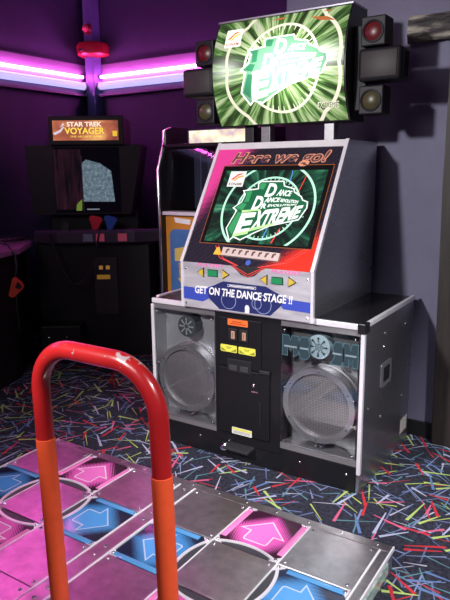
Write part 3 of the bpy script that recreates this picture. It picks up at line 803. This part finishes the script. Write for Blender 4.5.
bm = nb(); flat(bm, [(-.215,.098),(-.16,.132),(-.115,.152),(.125,.148),(.165,.130),(.235,.098),(.20,.055),(.15,.008),(-.14,.008),(-.2,.055)], z+.0003); dec('navy_shield', bm, PD)
bm = nb()
for x, r in ((-.085,.042), (.075,.026), (.11,.045)): annulus(bm, x, .058, r-.0012, r+.0012, z+.0005, z+.0006, 32)
pieces('circle_line', bm, mat('pale blue print', (.35,.42,.62), .4), cp, LF)
bm = nb(); flat(bm, [(-.012+.022, .005),(.012+.022,.005),(.013+.022,.035),(.006+.022,.046),(-.006+.022,.046),(-.013+.022,.035)], z+.0007); dec('arch_mark', bm, mat('light grey print', (.7,.72,.75), .4))
bm = nb(); ringrect(bm, -.088, .07, .129, .138, .0018, z+.0006); dec('caption_frame', bm, WHITE)
bm = nb(); flat(bm, rect(-.08, .062, .1315, .1355), z+.0006); dec('caption_line', bm, WHITE)
b = text_in('GET ON THE DANCE STAGE !!', -.288, .268, .076, .116, z+.001, .03, .12); dec('slogan', b, WHITE)
PM = mat('magenta lettering', (.82,.16,.44), .4)
b = text_in('PLAYER1', -.275, -.115, .218, .234, z+.0004, .03, .3); dec('player_label', b, PM)
b = text_in('PLAYER2', .150, .306, .216, .232, z+.0004, .03, .3); dec('player_label', b, PM)
bm = nb(); flat(bm, [(-.075,.234),(.125,.234),(.10,.222),(.062,.192),(.025,.182),(-.012,.192),(-.05,.222)], z); dec('dark_notch', bm, INK)
bm = nb()
for w0 in (0, .012):
    line(bm, (-.06-w0, .236), (.025, .196-w0), .0035, z+.0004); line(bm, (.11+w0, .236), (.025, .196-w0), .0035, z+.0004)
pieces('red_line', bm, VRED, cp, LF)
BY = mat('yellow button', (.62,.44,.05), .3); BGn = emis('green button', (.03,.42,.16), .35)
def button(n, P, m):
    bm = nb(); slab(bm, offset_poly(P, .004), .008, .010); o = obj(n+'_surround', bm, INK, cp, LF)
    bm = nb(); slab(bm, P, .009, .016); obj(n, bm, m, cp, LF)
for cx, cy in ((-.177,.187), (.187,.181)):
    button('arrow_button', [(cx-.088, cy), (cx-.056, cy+.019), (cx-.056, cy-.019)], BY)
    button('arrow_button', [(cx+.094, cy), (cx+.062, cy+.019), (cx+.062, cy-.019)], BY)
    button('start_button', rect(cx-.027, cx+.027, cy-.014, cy+.014), BGn)
for x in (-.345, .345):
    for y in (.02, .2):
        bm = nb(); boltbm(bm, (x, y, .008), (0, 0, 1), .006, .004); dec('bolt', bm, CHROME)
for s in (-1, 1):
    bm = nb(); x0, x1 = sorted((s*.36, s*.374)); slab(bm, rect(x0, x1, -.002, .236), -.004, .012); dec('side_trim', bm, TRIM)

# ---- marquee
MZ, MH, BUL, MY = 1.985, .26, .085, .865
MF = fr((0, MY, MZ), (1, 0, 0), (0, 0, 1))
bul = lambda v: BUL*max(0, 1-(v/MH)**2)
def curve(bm, zoff):
    bmesh.ops.triangulate(bm, faces=bm.faces[:])
    for i in range(-12, 13):
        v = i*.02
        bmesh.ops.bisect_plane(bm, geom=bm.verts[:]+bm.edges[:]+bm.faces[:], plane_co=(0, v, 0), plane_no=(0, 1, 0))
    for w in bm.verts: w.co.z = bul(w.co.y)+zoff
    return bm
MHW = .362
NV = 28
vs = [-MH+2*MH*i/NV for i in range(NV+1)]
bm = nb(); prism(bm, [(MY-bul(v), MZ+v) for v in vs]+[(1.04, MZ+MH), (1.04, MZ-MH)], -MHW-.008, MHW+.008, YZ)
mqb = obj('marquee_box', bm, BLACK, ddr, smooth=30)
bm = nb(); box(bm, -MHW-.01, MHW+.01, MY-.012, 1.04, MZ+MH-.002, MZ+MH+.008, .002); obj('marquee_trim', bm, mat('grey trim', (.4,.38,.45), .35, .8), mqb)
MSTR = 1.9
MQ = radial('marquee art', .03, .0, [(.30, (.035,.040,.012)), (.43, (.05,.12,.03)), (.50, (.16,.36,.08)), (.57, (.60,.84,.36)), (.66, (1,1,.74)), (.78, (.22,.5,.16))], 9.5, 3.0, .95, curved=True)
bm = nb(); flat(bm, rect(-MHW, MHW, -MH+.004, MH-.004)); curve(bm, .003)
mq = obj('marquee_panel', bm, MQ, ddr, MF, smooth=60)
M_W = glowmat('marquee white', (1,1,.92), 2.1); M_G = glowmat('marquee green', (.34,.78,.46), .75); M_M = glowmat('marquee mid', (.06,.36,.17), .9); M_L = glowmat('marquee lime', (.85,1,.6), 1.6); M_C = glowmat('marquee cream', (1,.95,.74), 1.35); M_O = glowmat('marquee orange', (1,.28,.08), .8); M_D = glowmat('marquee dark', (.05,.22,.08), .8)
def mplace(n, bm, m, z): curve(bm, .0034+z); (pieces if n in ('logo_facet', 'logo_shade', 'orange_streak', 'ring') else obj)(n, bm, m, mq, MF)
def msring(n, cx, cy, r, w, m, z, wob=0):
    b = nb(); N_ = 96
    R = []
    for k in range(N_):
        a = 2*PI*k/N_; rr = r*(1+wob*abs(math.sin(4*a))) ; R.append(((cx+(rr-w)*math.cos(a), cy+(rr-w)*math.sin(a)), (cx+(rr+w)*math.cos(a), cy+(rr+w)*math.sin(a))))
    VV = [(b.verts.new((*p, 0)), b.verts.new((*q_, 0))) for p, q_ in R]
    for k in range(N_):
        a, c = VV[k], VV[(k+1) % N_]; b.faces.new((a[0], a[1], c[1], c[0]))
    clip_rect(b, -MHW, MHW, -MH+.005, MH-.005); mplace(n, b, m, z)
msring('ring', .035, .0, .205, .006, M_C, .0002)
msring('ring', .035, .0, .305, .009, M_C, .0002, .06)
b = nb()
for k in range(40):
    a = 2*PI*k/40; c, s = math.cos(a), math.sin(a)
    flat(b, [(.035+r*c-t*s, r*s+t*c) for r, t in [(.178, -.001), (.204, -.004), (.204, .004), (.178, .001)]])
mplace('ring_tick', b, M_C, .0003)
b = nb(); flat(b, [(-.05,.236),(.0,.244),(.03,.240),(.0,.232)]); flat(b, [(.16,.225),(.25,.215),(.30,.190),(.22,.200)]); flat(b, [(.22,.245),(.27,.247),(.26,.238)]); mplace('orange_streak', b, M_O, .0004)
sx = lambda x, y: ((x-.045)*1.16+.045, (y-.302)*.92-.005)
def place_mq(n, bm, m, z):
    for v in bm.verts: v.co.x, v.co.y = sx(v.co.x, v.co.y)
    mplace(n, bm, m, z+.0006)
build_logo(place_mq, (M_W, M_G, M_M, M_L, M_D))
badge(mplace, -.300, -.205, .125, .215, (GL('mbadge white', (1,1,.92), 1.1), GL('mbadge red', (1,.2,.04), 1.0), GL('mbadge orange', (1,.6,.05), 1.0), GL('mbadge ink', (.6,.1,.05), .6)))
b = warp(text_bm('EXTREME', .03), (.215,-.200), (.325,-.200), (.330,-.172), (.222,-.172)); mplace('small_word', b, M_C, .001)
b = warp(text_bm('EXTREME', 0), (.220,-.197), (.320,-.197), (.325,-.176), (.227,-.176)); mplace('small_word_fill', b, GL('small word dark', (.06,.15,.05), .6), .0016)
# posts that carry the marquee
for x, m in ((-.215, BLACK), (-.115, SIDEST), (.245, SIDEST)):
    bm = nb(); box(bm, x-.027, x+.027, .90, .955, 1.632, 1.735, .003); obj('marquee_post', bm, m, ddr)

# ---- lamps at both sides of the marquee (parts of the machine)
LENR = mat('red lamp lens', (.085,.006,.009), .35, 0, .3); LENY = mat('yellow lamp lens', (.05,.043,.018), .35, 0, .3); LENG = mat('smoked flood lens', (.03,.025,.026), .5, 0, .2)
CASE = mat('lamp case', (.010,.009,.012), .5, 0, .2, wear=.1)
for s in (-1, 1):
    for zc, lens, wd in ((2.112, LENR, 'red'), (1.812, LENY, 'yellow')):
        cx = s*.475 if s > 0 else -.458
        bm = nb(); box(bm, cx-.058, cx+.058, .84, .95, zc-.066, zc+.062, .006); sl = obj('spot_lamp', bm, CASE, ddr, label=f'square lamp with a round {wd} lens')
        bm = nb(); lathe(bm, (cx, .84, zc-.004), (0, -1, 0), [(.05, 0), (.05, .006), (.042, .008), (.040, .002)], 32); obj('lens_ring', bm, CASE, sl, smooth=40)
        bm = nb(); lathe(bm, (cx, .84, zc-.004), (0, -1, 0), [(.0405, .001), (.03, .006), (.015, .010), (0, .011)], 32); obj('lens', bm, lens, sl, smooth=60)
    cx = s*.515 if s > 0 else -.492
    bm = nb(); box(bm, cx-.10, cx+.10, .82, .95, 1.89, 2.035, .016, 3); fl = obj('flood_lamp', bm, CASE, ddr, smooth=40)
    bm = nb(); box(bm, cx-.084, cx+.084, .8145, .822, 1.905, 2.02, .004); obj('lens', bm, LENG, fl, smooth=40)
    bm = nb(); xa, xb = sorted((cx+s*.099, cx+s*.104)); 
    for k in range(4): box(bm, xa, xb, .85+k*.022, .858+k*.022, 1.91, 2.015)
    obj('vent', bm, BLACKM, fl)
    bm = nb(); xa, xb = sorted((s*.36, s*.43)); box(bm, xa, xb, .89, .93, 1.77, 2.15, .004); obj('lamp_bracket', bm, BLACKM, ddr)

# ------------------------------------------------------------------ prize machine behind, to the left
pm = thing('prize_machine', 'orange and glass amusement cabinet with silver edge behind the dance machine', 'arcade machine', (-.9, 1.85, 0))
y0 = 1.45; xl, xr = -1.28, -.50
ORG = mat('orange cabinet print', (.62,.24,.035), .4, wear=.08)
side = [(y0-.03, 0), (y0-.03, 1.50), (y0+.045, 1.68), (y0+.05, 1.775), (y0+.12, 1.80), (2.2, 1.80), (2.2, 0)]
for xa, nm in ((xl, 'side_panel'), (xr-.03, 'side_panel')):
    bm = nb(); prism(bm, side, xa, xa+.03, YZ); sp = obj(nm, bm, BLACK, pm)
    bm = nb(); pth = [(xa+.015, y-.004 if i else y-.004, z) for i, (y, z) in enumerate([(y0-.03, .01), (y0-.03, .8), (y0-.03, 1.50), (y0+.045, 1.68), (y0+.05, 1.775)])]
    tube(bm, pth, .013, 10); obj('edge_moulding', bm, CHROME, sp, smooth=60)
bm = nb(); box(bm, xl+.03, xr-.03, y0+.02, 2.2, 0, 1.19); lo = obj('lower_cabinet', bm, ORG, pm)
bm = nb(); box(bm, xl+.03, xr-.03, y0-.02, y0+.10, 1.19, 1.215, .003); obj('shelf_edge', bm, TRIM, pm)
PF = fr((0, y0+.019, 0), (1, 0, 0), (0, 0, 1))
bm = nb(); slab(bm, rrect(-1.215, -.65, .35, 1.09, .05), 0, .003); ar = obj('picture_panel', bm, mat('blue picture ground', (.07,.18,.42), .35, wear=.2), pm, PF)
bm = nb()
flat(bm, [(-1.175,.95),(-1.075,.97),(-1.055,1.04),(-0.985,1.0),(-0.905,1.02),(-0.835,.98),(-0.775,.90),(-1.175,.86)], .0034); flat(bm, [(-1.155,.74),(-0.755,.72),(-0.755,.62),(-1.005,.60),(-1.075,.64)], .0034)
pieces('yellow_shape', bm, mat('yellow picture print', (.68,.52,.14), .4), ar, PF)
bm = nb(); flat(bm, [(-1.145,.85),(-0.775,.88),(-0.775,.76),(-1.135,.74)], .0036); obj('tan_shape', bm, mat('tan picture print', (.42,.27,.10), .4, wear=.6, wscale=26), ar, PF)
bm = nb(); flat(bm, [(-1.215,.60),(-1.115,.61),(-1.055,.57),(-1.105,.53),(-1.215,.52)], .0036); flat(bm, [(-1.205,.42),(-1.135,.44),(-1.125,.37),(-1.205,.37)], .0036); pieces('red_shape', bm, mat('red picture print', (.62,.05,.03), .4), ar, PF)
bm = nb(); flat(bm, [(-1.175,1.172),(-1.03,1.160),(-1.035,1.125),(-1.165,1.137)], .001); obj('white_label', bm, WHITE, pm, PF)
# glass upper half with a dark playfield behind
bm = nb(); box(bm, xl+.03, xr-.03, y0+.38, 2.2, 1.215, 1.775); obj('back_box', bm, mat('dark playfield', (.045,.045,.085), .35, wear=.3, wscale=5), pm)
bm = nb(); prism(bm, [(y0+.01, 1.215), (y0+.015, 1.215), (y0+.065, 1.66), (y0+.06, 1.66)], xl+.03, xr-.03, YZ); obj('glass_front', bm, CLEARG, pm)
bm = nb()
for x in (-1.14, -1.0, -.86): box(bm, x, x+.012, y0+.30, y0+.38, 1.22, 1.70)
obj('playfield_rail', bm, mat('rail grey', (.16,.16,.24), .3, .5), pm)
bm = nb(); tube(bm, [(xl+.02, y0+.03, 1.665), (xr-.02, y0+.03, 1.665)], .014, 12); obj('top_bar', bm, BLACK, pm, smooth=60)
bm = nb(); box(bm, -1.13, xr-.03, y0+.14, y0+.40, 1.665, 1.775, .004); sb = obj('sign_box', bm, mat('sign case', (.10,.07,.16), .4), pm)
def signm(name, stops, sc_, st):
    m, nt, out = nt_of(name); p = pbsdf(nt, out, (.02,.02,.02), .3)
    g = N(nt); q = g.xyz(g.co()); f = g.noise(g.comb(g.math('MULTIPLY', q[0], sc_[0]), g.math('MULTIPLY', q[1], sc_[1])), 1, 3)
    g.link(g.ramp(f, stops), p.inputs['Emission Color']); p.inputs['Emission Strength'].default_value = st
    return m
SF = fr((-.83, y0+.139, 1.722), (1, 0, 0), (0, 0, 1))
bm = nb(); flat(bm, rect(-.285, .285, -.046, .046), .0012); obj('lit_sign', bm, signm('cream sign', [(.3, (.35,.22,.5)), (.45, (.75,.62,.45)), (.6, (.95,.95,.72)), (.75, (.45,.5,.2))], (7, 9), 1.3), pm, SF)

# ------------------------------------------------------------------ gun game in the corner
TH = .62
vg = thing('gun_arcade_machine', 'dark two player gun arcade machine with lit orange marquee in the corner', 'arcade machine', (-2.0696, 1.4696, 0), TH)
VW = WM[vg.name]
def vobj(n, bm, m, parent=vg, **k): return obj(n, bm, m, parent, VW, **k)
VF = lambda y: VW @ fr((0, y, 0), (1, 0, 0), (0, 0, 1))
VB = mat('black gun cabinet', (.010,.008,.012), .45, 0, .4, wear=.2)
bm = nb(); box(bm, -.40, .50, .02, .72, .0, .93, .006); vobj('lower_cabinet', bm, VB)
bm = nb(); prism(bm, [(-.45, 1.70), (-.42, 1.16), (.36, 1.16), (.46, 1.70)], .10, .72, XZ); vobj('monitor_box', bm, VB)
bm = nb(); box(bm, -.30, .40, .20, .72, .93, 1.17); vobj('neck', bm, VB)
bm = nb(); box(bm, -.25, .33, .06, .60, 1.70, 1.92, .006); mb = vobj('marquee_box', bm, VB)
bm = nb(); prism(bm, [(-.40, .945), (-.30, .93), (.50, .93), (.60, .95), (.60, 1.025), (.35, 1.03), (-.40, 1.04)], .0, .16, XZ)
for v in bm.verts:
    pass
cons = vobj('gun_console', bm, mat('purple grey console', (.055,.035,.075), .4, wear=.2))
bm = nb(); prism(bm, [(-.40, .04), (.60, .04), (.58, -.04), (.40, -.10), (-.20, -.10), (-.38, -.04)], 1.03, 1.045); obj('console_top', bm, mat('console top', (.10,.055,.14), .3), vg, VW)
bm = nb(); prism(bm, [(-.40, .02), (.60, .02), (.58, -.04), (.40, -.10), (-.20, -.10), (-.38, -.04)], .955, 1.03); cf = obj('console_front', bm, mat('console front', (.05,.035,.06), .4), vg, VW)
F = VF(-.1005)
bm = nb(); flat(bm, rect(.0, .075, .962, 1.022), .0); obj('info_card', bm, mat('blue grey card', (.22,.28,.36), .4, wear=.3, wscale=20), cf, F)
bm = nb(); flat(bm, rect(.10, .165, .962, 1.022), .0); flat(bm, rect(.27, .34, .962, 1.022), .0); pieces('red_card', bm, emis('red lit card', (.8,.12,.22), .16), cf, F)
# monitor
VS = VF(.098)
bm = nb(); flat(bm, rect(-.235, .285, 1.175, 1.685), .0); scn = obj('screen', bm, mat('dark glass', (.010,.008,.012), .06, 0, .7), vg, VS)
def static():
    m, nt, out = nt_of('blue grey picture'); p = pbsdf(nt, out, (.01,.01,.01), .08)
    g = N(nt); f = g.noise(g.co(), 38, 4, .7)
    g.link(g.ramp(f, [(.3, (.05,.09,.13)), (.5, (.14,.20,.25)), (.7, (.30,.38,.42))]), p.inputs['Emission Color']); p.inputs['Emission Strength'].default_value = .8
    return m
bm = nb(); flat(bm, [(-.012, 1.262), (.236, 1.258), (.215, 1.50), (.13, 1.56), (.02, 1.59), (-.012, 1.56)], .001); obj('picture', bm, static(), scn, VS)
bm = nb(); flat(bm, rect(-.018, -.012, 1.18, 1.62), .001); obj('screen_seam', bm, mat('seam grey', (.12,.14,.16), .3), scn, VS)
def reflectm():
    m, nt, out = nt_of('painted brown reflection'); p = pbsdf(nt, out, (.01,.01,.01), .08)
    g = N(nt); mp = g.new('Mapping'); g.link(g.co(), mp.inputs[0]); mp.inputs['Scale'].default_value = (26, 3, 1)
    f = g.noise(mp.outputs[0], 1, 4, .6)
    g.link(g.ramp(f, [(.4, (.004,.003,.006)), (.6, (.035,.010,.016)), (.75, (.075,.03,.03))]), p.inputs['Emission Color']); p.inputs['Emission Strength'].default_value = .7
    return m
bm = nb(); flat(bm, rect(-.232, -.019, 1.20, 1.67), .001); obj('picture', bm, reflectm(), scn, VS)  # left half: brown streaks of a glass reflection painted as dim emission
bm = nb(); flat(bm, [(-.075,1.19),(-.03,1.19),(-.025,1.28),(-.05,1.26),(-.07,1.235)], .002); obj('green_decal', bm, emis('green decal', (.35,.6,.08), .3), scn, VS)
bm = nb(); flat(bm, rect(.01, .11, 1.195, 1.205), .002); obj('caption_line', bm, emis('caption glow', (.4,.45,.55), .4), scn, VS)
# marquee art
VM = VF(.0595)
bm = nb(); flat(bm, rect(-.215, .290, 1.735, 1.885), .0005)
VMQ = signm('space marquee', [(.3, (.16,.03,.02)), (.5, (.42,.11,.05)), (.65, (.75,.36,.12)), (.8, (.95,.75,.4))], (5, 8), 1.15)
ms = obj('marquee_panel', bm, VMQ, vg, VM)
YL = emis('yellow lettering', (1,.72,.10), 1.0); WL = emis('pale lettering', (1,.88,.72), 1.0)
b = text_in('STAR TREK', -.105, .165, 1.838, 1.874, .0012, .03, 0); obj('title', b, WL, ms, VM)
b = text_in('VOYAGER', -.125, .185, 1.782, 1.832, .0012, .03, 0); obj('title', b, YL, ms, VM)
b = text_in('THE ARCADE GAME', -.085, .165, 1.757, 1.771, .0012, .01, 0); obj('subtitle', b, YL, ms, VM)
bm = nb(); flat(bm, [(-.215,1.79),(-.16,1.815),(-.135,1.84),(-.125,1.835),(-.15,1.80),(-.20,1.775)], .001); flat(bm, [(-.16,1.83),(-.13,1.87),(-.125,1.85)], .001); pieces('ship_shape', bm, emis('pale ship', (.85,.72,.8), .8), ms, VM)
bm = nb(); flat(bm, rect(.245, .28, 1.765, 1.805), .001); obj('logo_square', bm, emis('yellow square', (1,.65,.05), .8), ms, VM)
# guns in holsters, coin door, step
def gun(x, col, nm, label):
    t = thing('light_gun', label, 'toy gun', (VW @ V((x, -.03, 1.046)))[:], TH)
    W_ = WM[t.name]
    P = [(-.035,.0),(.012,.0),(.022,.045),(.045,.06),(.05,.085),(.03,.098),(-.04,.115),(-.055,.10),(-.05,.07),(-.035,.055)]
    bm = nb(); prism(bm, P, -.02, .02, XZ); bmesh.ops.bevel(bm, geom=bm.edges[:], offset=.006, segments=2, affect='EDGES'); obj('gun_body', bm, mat(nm, col, .35), t, W_, smooth=40)
    bm = nb(); tube(bm, [(.02, 0, .045), (.034, 0, .035), (.03, 0, .018), (.015, 0, .015)], .004, 8); obj('trigger_guard', bm, BLACKM, t, W_)
gun(.10, (.75,.03,.05), 'red gun plastic', 'red light gun standing on the corner gun machine console')
gun(.215, (.03,.14,.55), 'blue gun plastic', 'blue light gun standing on the corner gun machine console')
bm = nb(); W_ = VW
prism(bm, [(-.165,1.045),(-.115,1.045),(-.11,1.09),(-.13,1.12),(-.155,1.11),(-.17,1.08)], -.06, -.02, XZ); obj('gun_holster', bm, DARKP, vg, VW)
pts = [V((-.23+ .16-.16*math.cos(a)+.0, -.12, 1.03-.37*math.sin(a))) for a in [PI*i/24 for i in range(25)]]
pts = [(-.25+.38*(i/24), -.125, 1.03-.40*math.sin(PI*(i/24))**.8) for i in range(25)]
bm = nb(); tube(bm, pts, .008, 8); obj('gun_cable', bm, mat('cable rubber', (.025,.022,.03), .4), vg, VW, smooth=60)
bm = nb(); box(bm, .05, .24, .008, .022, .35, .82, .004); cdv = vobj('coin_door', bm, DARKP)
for x in (.095, .150):
    bm = nb(); box(bm, x, x+.03, .0, .01, .725, .755, .002); vobj('coin_slot', bm, emis('amber coin slot', (.75,.35,.10), .3), cdv)
bm = nb(); box(bm, .075, .18, .002, .01, .645, .68, .002); vobj('coin_label', bm, emis('amber coin label', (.7,.33,.05), .22), cdv)
bm = nb(); box(bm, -.36, -.05, -.16, .02, 0, .30, .006); stp = vobj('step_box', bm, VB)
for x in (-.30, -.16):
    for z_ in (.07, .21):
        bm = nb(); boltbm(bm, (x, -.16, z_), (0, -1, 0), .010, .008); vobj('bolt', bm, CHROME, stp, smooth=60)

# ------------------------------------------------------------------ machine at the left edge
lm = thing('shooting_arcade_machine', 'dark arcade machine at the left edge with a pink lit deck', 'arcade machine', (-2.5, .4, 0))
D = [(-2.95, 1.30), (-2.40, 1.24), (-2.06, .82), (-1.98, .58), (-1.98, -.25), (-2.95, -.25)]
bm = nb(); prism(bm, D, .93, .97); bmesh.ops.bevel(bm, geom=bm.edges[:], offset=.005, segments=2, affect='EDGES'); obj('control_deck', bm, mat('glossy deck', (.30,.16,.32), .35, 0, .5), lm)
bm = nb(); prism(bm, [(x+(-.06 if x > -2.5 else 0), y-.05) for x, y in D], 0, .93); obj('lower_cabinet', bm, VB, lm)
bm = nb(); box(bm, -2.98, -2.55, -.25, .15, .97, 1.95, .01); obj('monitor_box', bm, VB, lm)
bm = nb(); box(bm, -2.75, -2.45, .95, 1.2, .97, 1.0, .008); obj('gun_rest', bm, DARKP, lm)
t = thing('hanging_gun', 'red light gun hanging from its black cord under the left deck', 'toy gun', (-2.06, .66, .7))
gx = -2.0; gy = .70
bm = nb(); tube(bm, [(-2.35, .72, .975), (-2.22, .73, 1.02), (-2.08, .74, 1.0), (-2.005, .735, .93), (-1.985, .725, .86), (-1.995, .715, .78)], .007, 8); tube(bm, [(-1.995, .71, .66), (-1.985, .70, .55), (-1.99, .71, .40)], .004, 8); obj('cord', bm, mat('cable rubber', (.02,.02,.02), .4), t, smooth=60)
F = fr((-1.99, .71, .715), (math.cos(TH), math.sin(TH), 0), (0, 0, 1))
bm = nb(); prism(bm, [(-.055,-.06),(-.02,-.075),(.055,-.005),(.05,.02),(.0,.075),(-.015,.07)], -.02, .02); bmesh.ops.bevel(bm, geom=bm.edges[:], offset=.006, segments=2, affect='EDGES'); obj('gun_body', bm, mat('red orange plastic', (.75,.07,.03), .4), t, F, smooth=40)
bm = nb(); prism(bm, [(.0,.0),(.03,-.012),(.048,.01),(.02,.045)], .02, .024); obj('grip_patch', bm, BLACKM, t, F)

# ------------------------------------------------------------------ light
def spot(name, loc, tgt, e, col, size, ang, blend):
    l = bpy.data.lights.new(name, 'SPOT'); l.energy = e; l.color = col; l.shadow_soft_size = size; l.spot_size = math.radians(ang); l.spot_blend = blend
    o = bpy.data.objects.new(name, l); COL.objects.link(o); o.location = loc
    o.rotation_euler = (V(tgt)-V(loc)).to_track_quat('-Z', 'Y').to_euler(); return o
def area(name, loc, tgt, e, col, sx_, sy_):
    l = bpy.data.lights.new(name, 'AREA'); l.shape = 'RECTANGLE'; l.energy = e; l.color = col; l.size = sx_; l.size_y = sy_
    o = bpy.data.objects.new(name, l); COL.objects.link(o); o.location = loc
    o.rotation_euler = (V(tgt)-V(loc)).to_track_quat('-Z', 'Y').to_euler(); return o
spot('ceiling_spot', (-.25, -2.5, 2.4), (.35, 1.0, 1.0), 480, (1, .97, .98), .10, 60, .7)
spot('ceiling_spot_right', (2.7, -1.3, 2.9), (.75, -.05, .2), 620, (.97, .97, 1), .15, 46, .8)
area('fill_lamp_front', (.2, -3.2, 3.2), (0, .3, .6), 25, (1, .93, .96), 1.0, 1.0)  # added fill that brightens the front faces and the handrail
w = bpy.data.worlds.new('world'); S.world = w; w.use_nodes = True
w.node_tree.nodes['Background'].inputs[0].default_value = (.22,.18,.50,1); w.node_tree.nodes['Background'].inputs[1].default_value = .09

S.view_settings.view_transform = 'Standard'; S.view_settings.look = 'None'; S.view_settings.gamma = 1; S.view_settings.exposure = 0
S.view_settings.use_curve_mapping = False
S.cycles.max_bounces = 8; S.cycles.transparent_max_bounces = 12
